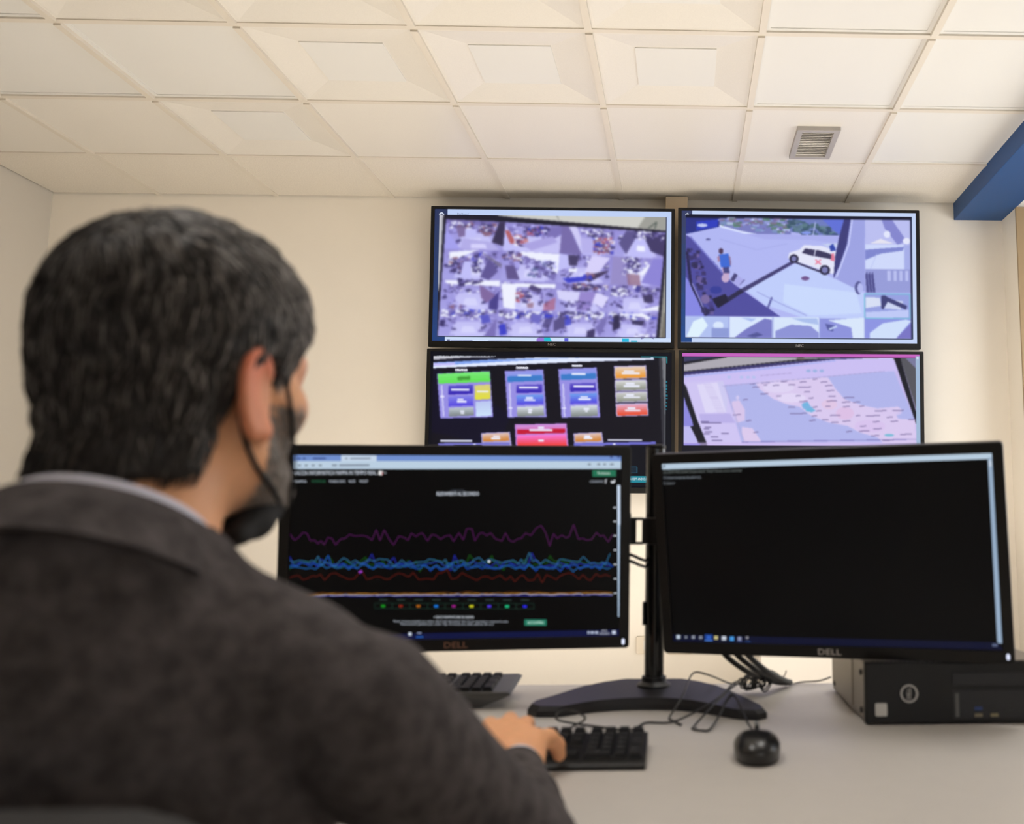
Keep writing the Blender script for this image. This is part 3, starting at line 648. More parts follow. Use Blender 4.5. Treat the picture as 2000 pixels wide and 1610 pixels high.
    c.line([(1560,968),(1668,968),(1668,1016),(1560,1016),(1560,968)], 5, (32, 78, 100)); c.rect(1562, 970, 1665, 1014, (14, 34, 50))
    c.rect(1500, 1040, 1800, 1090, (30, 134, 152))
    return c

# ---- wall screen 4: pale map
def pic_map():
    c = Canvas(480, 270, 62, 70, 1892, 1128, (20, 20, 34))
    c.rect(62, 70, 1892, 94, (196, 98, 190)); c.rect(1860, 84, 1892, 1128, (160, 184, 214)); c.rect(1866, 90, 1882, 106, (214, 224, 240))
    X0, X1, Y0, Y1 = 75, 1858, 98, 794
    c.rect(X0, Y0, X1, Y1, (196, 184, 236)); 
    c.poly([(75,98),(1858,98),(75,238)], (150, 150, 160)); c.poly([(75,98),(420,98),(75,152)], (56, 58, 96)); c.poly([(75,140),(250,112),(370,98),(420,98),(75,160)], (26, 26, 34)); c.poly([(75,160),(420,98),(1120,98),(600,160),(75,228)], (172, 168, 178)); c.ell(970, 112, 36, 14, (120, 112, 110))
    c.poly([(75,225),(520,170),(960,125),(1450,98),(1380,98),(960,115),(75,215)], (30, 28, 36)); c.poly([(75,222),(700,152),(1240,102),(1500,98),(1240,115),(700,175),(75,245)], (56, 52, 106))
    c.poly([(75,245),(700,175),(1240,112),(1680,98),(1700,160),(1720,205),(1200,245),(700,295),(370,320),(80,330)], (202, 190, 242)); c.poly([(75,250),(700,182),(1240,118),(1240,128),(700,196),(75,262)], (168, 176, 240))
    c.poly([(1690,98),(1740,98),(1858,520),(1858,620)], (24, 24, 34)); c.poly([(1740,98),(1858,98),(1858,500)], (84, 84, 92)); c.poly([(1780,98),(1858,98),(1858,180)], (120, 120, 156))
    c.poly([(385,322),(1190,248),(1690,203),(1850,590),(1858,760),(520,772)], (176, 180, 234))
    c.poly([(75,310),(250,794),(75,794)], (120, 118, 210)); c.poly([(75,640),(140,645),(200,794),(75,794)], (190, 186, 240)); c.poly([(75,545),(150,560),(250,794),(200,794)], (24, 24, 34)); c.poly([(75,310),(92,335),(175,590),(255,790),(190,790),(75,410)], (26, 26, 36)); c.poly([(75,420),(140,600),(150,645),(75,645)], (140, 136, 220)); c.rect(75, 780, 200, 794, (60, 66, 190))
    c.poly([(92,300),(375,288),(520,790),(255,790),(175,590)], (206, 196, 242)); c.poly([(175,318),(330,300),(400,535),(240,540)], (220, 214, 246)); c.poly([(190,550),(430,545),(470,620),(210,620)], (186, 176, 232)); c.poly([(330,300),(376,290),(412,440),(400,540)], (204, 200, 240))
    # land
    c.poly([(620,300),(760,280),(1180,255),(1240,350),(1310,430),(1460,480),(1560,500),(1720,485),(1750,510),(1700,545),(1720,580),(1850,590),(1858,770),(1600,772),(1560,730),(1420,690),(1330,640),(1180,612),(1050,560),(960,490),(860,470),(760,430),(650,350)], (216, 200, 238))
    for x, y, rx, ry, cc in ((800,340,120,40,(222,212,244)),(1190,470,60,40,(224,196,226)),(1310,540,70,50,(220,188,226)),(900,420,110,36,(226,216,246)),(1660,530,90,30,(214,198,238)),(1500,640,120,50,(214,192,236))): c.ell(x, y, rx, ry, cc, .8)
    c.poly([(440,450),(500,440),(540,510),(540,600),(480,620),(450,540)], (214, 196, 234)); c.poly([(520,650),(600,660),(670,765),(530,770),(520,700)], (218, 200, 236)); c.ell(486, 420, 12, 18, (208, 200, 240))
    c.poly([(975,470),(1020,450),(1040,480),(1085,520),(1050,535),(985,500)], (122, 176, 224)); c.ell(1010, 470, 26, 14, (110, 180, 224)); c.ell(1040, 515, 34, 14, (110, 180, 220)); c.ell(1648, 711, 38, 10, (120, 186, 214))
    rnd = random.Random(11)
    pts = [(840,290),(990,292),(700,300),(780,320),(900,315),(1000,334,96),(1150,292),(1080,270),(625,335),(1185,320),(690,388),(800,405),(1020,370),(950,402),(1200,360),(1210,405),(1050,420),(1340,414,86),(990,447),(1208,442,80),(1320,450),(1400,450),(900,492),(1080,490),(1180,484),(1320,486),(1440,482),(1585,518,90),(1720,515,90),(1110,520),(950,542,130),(1075,560),(1235,555,80),(1410,556),(1525,557,110),(1655,568),(1160,590),(1320,600),(1550,604),(1690,600),(1060,596),(1230,610),(1450,640),(1340,682),(1455,678,80),(1560,660),(1540,714),(1780,702,90),(1830,585),(1640,750,90),(480,553,60),(545,434,40),(625,690,36),(570,600,40),(600,310,50),(700,318,30)]
    for p in pts:
        w = (p[2] if len(p) > 2 else rnd.uniform(36, 66))/2; c.poly([(p[0]-w,p[1]-1),(p[0]+w,p[1]-5),(p[0]+w,p[1]+3),(p[0]-w,p[1]+7)], (110, 96, 146), .75)
    for x, y, w in ((235,610,60),(285,620,150),(260,655,50),(265,690,60),(250,706,50),(390,702,60),(310,730,60),(330,756,80),(250,665,40)): c.rect(x-w/2, y-4, x+w/2, y+4, (90, 78, 130), .8)
    for k in range(16): c.rect(225+k*7, 315+k*15, 290+k*7, 319+k*15, (190, 178, 224), .8)
    for x in (1030, 1080, 1132): c.ell(x, 205, 18, 12, (158, 178, 226))
    for x in (420, 515, 565, 610): c.ell(x, 258, 14, 10, (176, 192, 236))
    c.line([(660,246),(900,224)], 5, (170, 156, 210)); c.line([(370,330),(1200,248),(1620,206)], 6, (170, 164, 216)); c.line([(520,768),(1858,742)], 6, (130, 122, 190)); c.line([(385,322),(440,480),(540,772)], 6, (176, 170, 220))
    c.rect(75, 772, 1858, 794, (206, 186, 238), .6)
    c.blur(X0, Y0, X1, Y1, 1.3)
    return c

# ------------------------------------------------------------------ wall screens
TVW, TVH = 1.232, .716
def wall_tv(x, y, z, rx, canvas, lab, vec=None, bz=(.018, .018, .014, .030)):
    """bz: bezel left right top bottom"""
    t = empty('wall_screen', (x, y, z), (rx, 0, 0), label=lab, cat='screen', group='wall screens')
    L, Rr, T, Bm = bz
    aw, ah = TVW-L-Rr, TVH-T-Bm; cx, cz = (L-Rr)/2, (Bm-T)/2
    mb = MB(); outer = rrect(TVW, TVH, .004, 2)
    inner = rrect(aw, ah, .001, 2, cx, cz)
    frame_prism(mb, outer, inner, -.004, .03, 'y'); mb.build('bezel', M_blk, t, bevel=.0015, seg=1)
    MB().prism(rrect(TVW-.03, TVH-.03, .01, 3), .012, .052, 'y').build('back_cover', M_blk, t)
    MB().box(-.22, .22, .05, .075, -.15, .15).build('mount_plate', M_blk_satin, t)
    s = screen_obj(t, aw, ah, .002, canvas, vec); s.location = (cx, 0, cz)
    vs, fs = text_mesh('NEC', .019, .0004)
    lg = MB(); lg.add([(v[0]*1.1, -.0042-v[2], v[1]) for v in vs], fs)
    o = lg.build('logo', M_logo, t); o.location = (0, 0, -TVH/2+Bm/2)
    return t
TILT = math.radians(4.0)
v1 = Vec([(95,106),(1903,106),(1903,1130),(95,1130)]); v1.text('Dashboard', 265, 143, 24, (92, 104, 140), 84)
v3 = Vec([(72,62),(1930,62),(1930,1128),(72,1128)]); v3.text('ACCEPT AND CLOSE', 1612, 1064, 26, (235, 245, 250), 152)
v3.text('MILANO', 264, 208, 22, (250, 250, 255), 90).text('TORINO', 728, 188, 22, (250, 250, 255), 90).text('TARANTO', 1158, 170, 20, (250, 250, 255), 78)
wall_tv(-.6670, 4.660, CZ+1.2050, TILT, pic_mosaic(), 'upper left wall screen showing a mosaic of sixteen camera views', v1.items)
wall_tv(.5815, 4.625, CZ+1.2000, TILT, pic_yard(), 'upper right wall screen showing a white car in a yard', None)
wall_tv(-.6617, 4.670, CZ+.4755, TILT*.85, pic_buttons(), 'lower left wall screen showing coloured control buttons on black', v3.items)
wall_tv(.5880, 4.650, CZ+.4712, TILT, pic_map(), 'lower right wall screen showing a pale lilac map', None)

# ------------------------------------------------------------------ desk
DT = CZ-.316                     # desk top height
desk = empty('desk', (-.3, 1.4, 0), label='long white office desk under the monitors', cat='desk')
MB().box(-1.3, 1.45, -.45, .46, DT-.026, DT).build('desk_top', M_desk, desk, bevel=.003)
for x in (-1.24, 1.39):
    for y in (-.38, .39):
        MB().box(x-.03, x+.03, y-.03, y+.03, 0, DT-.026).build('leg', M_white, desk, bevel=.003)
for y in (-.38, .39): MB().box(-1.21, 1.36, y-.015, y+.015, DT-.075, DT-.027).build('rail', M_white, desk)

# ------------------------------------------------------------------ desk monitors
AW, AH = .531, .299
def monitor(name, loc, yaw, tilt, roll, lab, vec, base, logo_col, bez=(.017, .017, .017, .020)):
    R = Matrix.Rotation(yaw, 4, 'Z')@Matrix.Rotation(tilt, 4, 'X')@Matrix.Rotation(roll, 4, 'Y')
    t = empty(name, label=lab, cat='monitor', group='desk monitors')
    t.matrix_world = Matrix.Translation(loc)@R
    L, Rr, T, Bm = bez; W, H = AW+L+Rr, AH+T+Bm; cx, cz = (Rr-L)/2, (T-Bm)/2
    mb = MB(); frame_prism(mb, rrect(W, H, .006, 3, cx, cz), rrect(AW, AH, .0008, 3), -.006, .022, 'y')
    mb.build('bezel', M_blk, t, bevel=.0015, seg=2)
    b = MB(); o = rrect(W-.004, H-.004, .006, 3, cx, cz); i2 = rrect(W*.72, H*.7, .02, 3, cx, cz)
    n = len(o); b.add([(p[0], .006, p[1]) for p in o]+[(p[0], .022, p[1]) for p in o]+[(p[0], .046, p[1]) for p in i2],
        [tuple(range(n))]+[(k, (k+1) % n, n+(k+1) % n, n+k) for k in range(n)]+[(n+k, n+(k+1) % n, 2*n+(k+1) % n, 2*n+k) for k in range(n)]+[tuple(range(2*n, 3*n))[::-1]])
    b.build('back_shell', M_blk, t, smooth=True)
    MB().box(-.06, .06, .045, .056, -.06, .06).build('mount_plate', M_blk_satin, t)
    screen_obj(t, AW, AH, -.0015, None, vec, base)
    vs, fs = text_mesh('DELL', .0165, .0004)
    lg = MB(); lg.add([(v[0]*1.05, -.0065-v[2], v[1]*.82) for v in vs], fs)
    # the tilted E is slanted inside the wordmark
    o = lg.build('logo', mat('logo_'+name+str(round(logo_col[0], 3)), logo_col, .35, .3), t); o.location = (cx, 0, -AH/2-Bm/2)
    MB().prism(rrect(.0045, .009, .0022), -.0072, -.005, 'y').build('power_light', emis('power_led', (.75, .8, 1.0), 1.0), t).location = (W/2+cx-.010, 0, -AH/2-Bm/2+.001)
    return t

rnd = random.Random(21)
# left monitor artwork: web page with line charts
A = Vec([(571, 886), (1213, 891.4), (1207, 1241.5), (562, 1256)])
A.poly([(571,886),(1213,891.4),(1213,901),(571,898)], (112, 142, 204)); A.poly([(668,887),(738,888),(738,900),(668,899)], (196, 212, 230)); A.poly([(571,898),(1213,901),(1213,916),(571,914)], (186, 206, 224))
for x, w in ((582,6),(592,6),(612,26),(1192,5),(1206,5)): A.rect(x, 891, x+w, 895, (70, 90, 150))
for x, w in ((676,5),(686,40)): A.rect(x, 892, x+w, 895, (130, 140, 160))
for x, w in ((583,6),(596,6),(610,6),(624,6),(650,10),(664,60),(1149,6),(1167,6),(1179,5),(1192,7)): A.rect(x, 905, x+w, 909, (130, 142, 158))
A.text('MINACCIA INFORMATICA MAPPA IN TEMPO REAL', 566, 922.5, 10.5, (214, 222, 234), 172); A.line([(742,922),(750,923)], 8, (226, 226, 226)); A.rect(748, 921, 750, 926, (190, 60, 60)); A.rect(752, 921, 757, 924, (120, 126, 130))
A.text('MAPPA', 574, 939, 7, (190, 198, 210), 26); A.text('STATISTICHE', 610, 939, 7, (40, 110, 76), 27); A.text('FONDO DATI', 645, 939, 7, (190, 198, 210), 31); A.text('BUZZ', 684, 939, 7, (190, 198, 210), 12); A.text('WIDGET', 704, 939, 7, (190, 198, 210), 17)
A.rect(1158, 918.5, 1203, 931, (32, 112, 82)); A.text('Protezione', 1168, 924.5, 8, (214, 236, 226), 24); A.text('CONDIVIDI', 1153, 941, 6, (170, 178, 190), 26)
A.text('f', 1182, 941, 12, (226, 230, 236)); A.poly([(1194,939),(1198,941),(1200,937),(1202,939),(1199,944),(1194,944)], (226, 230, 236))
A.text('ULTIMA 24 ORE', 883, 958, 5, (86, 92, 104), 26); A.text('RILEVAMENTI AL SECONDO', 856, 964.5, 10, (224, 232, 244), 82)
A.rect(1205.5, 948, 1211, 1205, (176, 198, 222)); A.rect(1205.5, 948, 1211, 1025, (200, 216, 236))
def chart(y0, amp, step, col, w, x0=568, x1=1198, tilt=0.0, peaks=()):
    pts = []; x = x0
    while x < x1:
        y = y0+rnd.uniform(-amp, amp)*.7+(rnd.uniform(-amp, amp) if rnd.random() < .3 else 0)+tilt*(x-x0)
        for (px, pa) in peaks:
            if abs(px-x) < step*.55: y = y0+pa
        pts.append((x, y)); x += step*rnd.uniform(.7, 1.3)
    A.line(pts, w, tuple(v*.8 for v in col))
chart(1049, 12, 8, (92, 24, 94), 1.6, peaks=((622,14),(735,-14),(776,16),(918,-16),(1056,-22),(1076,18),(1118,-24)))
chart(1102, 10, 7, (24, 96, 20), 1.5, peaks=((640,-16),(921,-18),(966,-16),(1074,-16)))
chart(1103, 10, 8, (40, 50, 190), 1.6, peaks=((733,-20),(895,-18),(1041,-22)))
chart(1106, 9, 8, (24, 92, 220), 1.5, peaks=((640,-20),(844,10),(1048,10)))
chart(1108, 7, 9, (40, 120, 200), 1.4); chart(1098, 8, 8, (60, 140, 190), 1.2, peaks=((1190,-16),(1035,-18)))
chart(1127, 11, 9, (104, 26, 16), 1.5, peaks=((708,-12),(1009,10),(1060,12)))
chart(1163, 1.5, 8, (206, 150, 60), 1.6, tilt=-.006); chart(1165, 1.5, 8, (200, 200, 226), 1.6, tilt=-.006); chart(1167, 1.2, 8, (60, 60, 190), 1.3, tilt=-.006); chart(1161, 1.5, 14, (126, 70, 16), 1.2, tilt=-.006)
A.line([(955.5, 1097.5), (959.5, 1097.5)], 4.2, (235, 245, 255))
A.line([(704, 1119), (710, 1117)], 4, (150, 60, 190))
for k, y in enumerate((992, 1019, 1047, 1075, 1103, 1131, 1159)): A.rect(1198, y-1, 1203, y+1.2, (206, 212, 220))
cols = [(20,150,30),(140,36,20),(170,96,20),(20,120,220),(150,26,130),(206,206,30),(80,50,220),(30,190,130),(40,40,230)]
for k, cc in enumerate(cols):
    x = 735+k*34.4; A.line([(x,1180),(x+34,1179.6),(x+34,1190),(x,1190.4),(x,1180)], .9, (24, 54, 44)); A.line([(x+13,1185.4),(x+20,1185.2)], 4, cc); A.rect(x+9, 1172, x+25, 1174, (44, 60, 56))
A.text('+ DATI MAPPATURE IN DEMO', 850, 1207, 7, (206, 212, 220), 78)
A.text('Passare il mouse sul grafico per vedere i dati di ogni rilevamento. Fare clic per nascondere o mostrare le serie', 772, 1215, 6, (170, 176, 186), 222); A.text('Rilevamenti globali per tutti i tipi di minaccia nelle ultime 24 ore', 786, 1220.5, 6, (170, 176, 186), 180)
A.rect(1026, 1211, 1068, 1222.5, (36, 122, 98)); A.text('SCOPRI', 1032, 1217, 7, (206, 236, 226), 30)
A.poly([(562,1245),(1207,1230),(1207,1241.5),(562,1256)], (14, 20, 62))
A.line([(801,1240),(807,1240)], 6, (196, 206, 220)); A.rect(818, 1237, 826, 1239, (150, 160, 190)); A.line([(816,1246),(830,1245.6)], 1.6, (40, 110, 210))
for x, w in ((1147,4),(1153,6),(1161,6)): A.rect(x, 1233.5, x+w, 1238, (176, 186, 210))
A.text('09:57', 1174, 1232.5, 5, (206, 212, 226), 10); A.text('22/06/2021', 1169, 1237.8, 5, (206, 212, 226), 20); A.rect(1194, 1232, 1201, 1238.5, (196, 206, 226))

# right monitor artwork: command window over the taskbar
Bv = Vec([(1294, 906.5), (1935.7, 886), (1961, 1269), (1315.5, 1251.7)])
Bv.poly([(1294,906.5),(1935.7,886),(1937,897),(1295,917)], (184, 204, 222)); Bv.poly([(1928,895),(1936.5,895),(1959,1256),(1950,1256)], (150, 172, 196)); Bv.poly([(1930,900),(1935,900),(1936,912),(1931,912)], (196, 208, 222)); Bv.rect(1297, 909, 1300, 913, (30, 40, 60))
Bv.text('Microsoft Windows [Versione 10.0.18363.1556]', 1297, 918.5, 6.5, (84, 92, 92), 102, -.025)
Bv.text('(c) 2019 Microsoft Corporation. Tutti i diritti sono riservati.', 1297, 923, 6.5, (112, 120, 118), 153, -.026)
Bv.text('C:\\Users\\utente.locale>cd..', 1297, 933.5, 7, (132, 140, 150), 74, -.02); Bv.text('C:\\Users>', 1297, 944, 7, (122, 128, 134), 22, -.02)
Bv.poly([(1315,1239),(1951,1254),(1961,1269),(1315.5,1251.7)], (14, 18, 44))
for x, y, w, cc in ((1325,1243.5,7,(190,204,220)),(1340,1244,5,(120,126,140)),(1354.5,1244,6,(140,146,160)),(1369,1244.5,6,(130,136,150)),(1399,1245,7,(196,186,130)),(1414.5,1246,8,(196,204,216)),(1430,1247,8,(70,150,220)),(1445,1247,7,(140,146,176)),(1460,1245,5,(130,130,140))):
    Bv.rect(x-w/2, y-w/2, x+w/2, y+w/2, cc)
Bv.poly([(1377,1238.5),(1392,1239),(1392,1251),(1377,1250.5)], (24, 62, 140)); Bv.rect(1381, 1241, 1388, 1248, (50, 96, 190)); Bv.line([(1377,1250.5),(1392,1251)], 1.4, (90, 140, 220)); Bv.line([(1441,1252),(1450,1252.3)], 1.2, (70, 90, 150)); Bv.line([(1456,1252.5),(1467,1252.8)], 1.2, (50, 80, 140)); Bv.rect(1940, 1257, 1950, 1262, (90, 100, 130))

mon_l = monitor('desk_monitor', (-.3712, 1.583, CZ-.0475), math.radians(4.7), math.radians(4.6), math.radians(-.2), 'black desk monitor showing line charts, in front of the seated man', A.items, (3, 3, 4), rgb(150, 110, 90))
mon_r = monitor('desk_monitor', (.2243, 1.5121, CZ-.0548), math.radians(-19.6), math.radians(9.6), math.radians(-.8), 'black desk monitor showing a nearly empty dark command window', Bv.items, (5, 5, 6), rgb(196, 190, 186))

# ------------------------------------------------------------------ dual monitor stand
PX, PY = -.0505, 1.705
st = empty('monitor_stand', (PX, PY, DT), label='black two arm monitor stand with boomerang base', cat='stand')
def arc(pts, n=6): return [tuple(p[:2]) for p in spline([(p[0], p[1], 0) for p in pts], n)]
out_l = [(-.056, .060), (-.112, .012), (-.166, -.068), (-.195, -.108)]
left = arc(out_l, 5)
tipL = [(-.199, -.130), (-.182, -.146), (-.150, -.147)]
inner = arc([(-.145, -.146), (-.085, -.108), (-.01, -.094), (.065, -.112), (.132, -.170)], 6)
tipR = [(.140, -.176), (.168, -.182), (.184, -.167), (.180, -.146)]
right = arc([(.178, -.142), (.146, -.070), (.098, .012), (.050, .060)], 5)
outl = left+tipL+inner+tipR+right
bm_ = MB(); n = len(outl)
cx0 = sum(p[0] for p in outl)/n; cy0 = -.06
top = [(p[0]*.97, p[1]+(-.003 if p[1] > 0 else .004)) for p in outl]
def zt(p): return .016+.010*max(0, min(1, (p[1]+.17)/.2))
bm_.add([(p[0], p[1], .001) for p in outl]+[(p[0], p[1], .010) for p in outl]+[(q[0], q[1], zt(q)) for q in top],
        [tuple(range(n))]+[(k, (k+1) % n, n+(k+1) % n, n+k) for k in range(n)]+[(n+k, n+(k+1) % n, 2*n+(k+1) % n, 2*n+k) for k in range(n)])
bo = bmesh.new(); me = bm_.mesh('base'); bo.from_mesh(me); bo.verts.ensure_lookup_table()
bmesh.ops.triangle_fill(bo, edges=[e for e in bo.edges if all(v.index >= 2*n for v in e.verts)], use_beauty=True)
bmesh.ops.recalc_face_normals(bo, faces=bo.faces); bo.to_mesh(me); bo.free(); me.materials.append(M_blk_satin)
link(bpy.data.objects.new('base', me), st)
MB().cyl((0, 0, .012), (0, 0, .440), .0172, n=32).build('pole', M_blk_gl, st, smooth=True)
MB().lathe([(.0172, .0), (.018, .001), (.018, .006), (.012, .008)], 32, (0, 0, .439)).build('pole_cap', M_blk, st, smooth=True)
MB().lathe([(.030, 0), (.030, .006), (.0215, .012), (.0215, .02)], 32, (0, 0, .020)).build('pole_foot', M_blk_satin, st, smooth=True)
zc = .292
MB().lathe([(.0175, -.024), (.024, -.022), (.024, .022), (.0175, .024)], 28, (0, 0, zc)).build('clamp', M_blk, st, smooth=True)
for sx in (-1, 1):
    tx = -.3712-PX if sx < 0 else .2243-PX; ty = (1.583+.075-PY) if sx < 0 else (1.5121+.085-PY)
    ex = tx*.55
    a = MB(); a.box(min(sx*.02, sx*.062), max(sx*.02, sx*.062), -.010, .010, -.024+zc, -.019+zc).box(min(sx*.02, sx*.062), max(sx*.02, sx*.062), -.010, .010, .019+zc, .024+zc)
    a.box(min(sx*.034, sx*.062), max(sx*.034, sx*.062), -.008, .008, -.024+zc, .024+zc)
    ar = a.build('clamp_bracket', M_blk, st, bevel=.002)
    b = MB(); b.tube([(sx*.05, .004, zc), (ex, .035, zc), (tx, ty, zc-.02)], .012, 12)
    b.build('arm', M_blk, st, smooth=True)
    MB().cyl((sx*.052, 0, zc+.024), (sx*.052, 0, zc+.031), .009, n=16).build('knob', M_blk, st, smooth=True)
MB().box(-.021, -.0165, -.012, .012, .128, .168).build('cable_clip', M_blk, st, bevel=.001)

# ------------------------------------------------------------------ computer case
pc = empty('computer_case', (.281, 1.4834, DT), (0, 0, math.radians(1.0)), label='small black and grey desktop computer case lying flat on the desk', cat='computer')
PW, PD, PH = .290, .292, .0926
MB().box(0, PW, .012, PD, .004, PH).build('case_shell', M_steel, pc, bevel=.002)
MB().box(-.001, PW+.001, 0, .013, .002, PH+.001).build('front_panel', M_blk, pc, bevel=.0025)
MB().box(.001, PW-.001, .013, PD-.02, PH, PH+.0012).build('top_cover', M_steel, pc)
MB().box(-.0012, 0, .1, PD-.004, .012, PH-.006).build('side_plate', M_steel, pc)
for k in range(38):
    MB().box(.012+k*.0072, .0155+k*.0072, .0003, .010, PH-.006, PH+.0022).build('vent_rib', M_blk, pc)
rg = MB(); N = 40
frame_prism(rg, [(.0135*math.cos(2*math.pi*k/N), .0135*math.sin(2*math.pi*k/N)) for k in range(N)], [(.0112*math.cos(2*math.pi*k/N), .0112*math.sin(2*math.pi*k/N)) for k in range(N)], -.0016, .0, 'y')
vs, fs = text_mesh('DELL', .0092, .0004)
rg.add([(-v[1]*1.0, -.001-v[2], v[0]*.85) for v in vs], fs)
lo = rg.build('round_logo', M_logo, pc); lo.location = (.0675, 0, .047)
MB().prism(rrect(.018, .019, .002), -.0012, 0, 'y').build('sticker', mat('sticker_paper', rgb(196, 194, 190), .5), pc).location = (.0235, 0, .0235)
MB().box(.135, .283, -.0008, .004, .058, .078).build('drive_bay', M_blk_satin, pc, bevel=.001)
MB().box(.135, .283, -.0006, .004, .008, .052).build('port_panel', M_blk_satin, pc, bevel=.001)
for x, z, m in ((.175, .024, rgb(34, 60, 120)), (.175, .014, rgb(120, 110, 90)), (.200, .024, rgb(12, 12, 12)), (.200, .014, rgb(130, 120, 90)), (.222, .018, rgb(10, 10, 10)), (.245, .018, rgb(16, 16, 16))):
    MB().box(x-.006, x+.006, -.0016, .001, z-.0025, z+.0025).build('usb_port', mat('port%.3f' % m[0], m, .5), pc)
MB().box(.139, .145, -.0018, .001, .012, .047).build('power_button', M_grey_pl, pc, bevel=.0008)
for y, z in ((.03, .018), (.03, .075), (.265, .018), (.265, .080)):
    MB().cyl((-.0028, y, z), (0, y, z), .0045, n=14).build('screw', M_blk, pc)
for x in (.03, .26):
    for y in (.03, .26): MB().cyl((x, y, 0), (x, y, .005), .009, n=14).build('rubber_foot', M_blk, pc)

# ------------------------------------------------------------------ keyboards
U = .01905
def key_layout():
    K = []  # x, row, width  (rows from front 0 to back 5)
    def row(r, ws, x=0):
        for w in ws:
            if w > 0: K.append((x+w/2, r, w))
            x += abs(w)
    row(0, [1.25, 1.25, 1.25, 6.25, 1.25, 1.25, 1.25, 1.25]); row(1, [2.25]+[1]*10+[2.75]); row(2, [1.75]+[1]*11+[2.25]); row(3, [1.5]+[1]*12+[1.5]); row(4, [1]*13+[2]); row(5, [1, -1, 1, 1, 1, 1, -.5, 1, 1, 1, 1, -.5, 1, 1, 1, 1])
    row(0, [1, 1, 1], 15.25); row(1, [-1, 1], 15.25); row(3, [1, 1, 1], 15.25); row(4, [1, 1, 1], 15.25); row(5, [1, 1, 1], 15.25)
    row(0, [2, 1], 18.5); row(1, [1, 1, 1], 18.5); row(2, [1, 1, 1], 18.5); row(3, [1, 1, 1], 18.5); row(4, [1, 1, 1, 1], 18.5); K.append((22.0, .5, 1)); K.append((22.0, 2.5, 1)); row(5, [1, 1, 1, 1], 18.5)
    return K
NUM = {(19.5, 0): '0', (21.0, 0): '.', (19.0, 1): '1', (20.0, 1): '2', (21.0, 1): '3', (19.0, 2): '4', (20.0, 2): '5', (21.0, 2): '6', (19.0, 3): '7', (20.0, 3): '8', (21.0, 3): '9', (22.0, .5): 'Inv', (22.0, 2.5): '+'}
KM = {}
def key_mesh(w, d, m, nm):
    k = (w, d, nm)
    if k not in KM:
        mb = MB(); a, b = w*U/2-.0009, d*U/2-.0009; c, e = a-.0022, b-.0026
        mb.add([(-a,-b,0),(a,-b,0),(a,b,0),(-a,b,0),(-c,-e,.0062),(c,-e,.0062),(c,e+.0012,.0066),(-c,e+.0012,.0066)], [(0,3,2,1),(4,5,6,7),(0,1,5,4),(1,2,6,5),(2,3,7,6),(3,0,4,7)])
        KM[k] = mb.mesh('key'); KM[k].materials.append(m)
    return KM[k]
def keys_on(t, x0, y0, z0, slope, m, legends):
    for (x, r, w) in key_layout():
        tall = (x == 22.0 and r in (.5, 2.5))
        o = bpy.data.objects.new('key', key_mesh(w, 2 if tall else 1, m, m.name)); link(o, t)
        yy = y0+(r+.5)*U+(.006 if r == 5 else 0)
        o.location = (x0+x*U, yy, z0+slope*(yy-y0)); o.rotation_euler = (math.atan(slope), 0, 0)
        if legends and (x, r) in NUM:
            vs, fs = text_mesh(NUM[(x, r)], .0062); lg = MB(); lg.add([(v[0]-.002, v[1]+.001, .0067) for v in vs], fs)
            lg.build('legend', mat('key_legend', rgb(120, 120, 122), .6), o)
# keyboard under the man's hands
kb = empty('keyboard', (-.0465, 1.2375, DT), (0, 0, math.radians(.6)), label='black slim keyboard under the man\'s right hand', cat='keyboard', group='keyboards')
KL, KD = .4415, .1275
sl_ = .0105/.127
b = MB()
cs = [(0, .001), (0, .0045), (.004, .0085), (.022, .0115), (KD-.004, .0205), (KD, .0185), (KD, .007), (.03, .001)]
bx = MB().prism(cs, -KL, 0, axis='x'); bx.build('housing', M_blk, kb, bevel=.0015)
keys_on(kb, -KL+.0085, .0155, .0108, .088*.85, M_key, True)
for x in (-.03, -KL+.03): MB().box(x-.012, x+.012, KD-.022, KD-.01, 0, .008).build('foot', M_blk, kb)
# older keyboard pushed back under the left monitor
k2 = empty('keyboard', (-.304, 1.632, DT), (0, 0, math.radians(2)), label='older grey keyboard with black keys pushed back under the left monitor', cat='keyboard', group='keyboards')
b = MB(); K2L, K2D = .455, .150
b.add([(-K2L+.028,.008,.001),(-.032,.008,.001),(-.032,K2D-.01,.001),(-K2L+.028,K2D-.01,.001),
       (-K2L-.0,0,.022),(.018,0,.022),(.018,K2D,.030),(-K2L,K2D,.030),
       (-K2L+.006,.004,.026),(.010,.004,.026),(.010,K2D-.003,.034),(-K2L+.006,K2D-.003,.034)],
      [(0,3,2,1),(0,1,5,4),(1,2,6,5),(2,3,7,6),(3,0,4,7),(4,5,9,8),(5,6,10,9),(6,7,11,10),(7,4,8,11),(8,9,10,11)])
b.build('housing', M_grey_pl, k2, bevel=.002)
keys_on(k2, -K2L+.012, .012, .0265, .05, M_key, False)

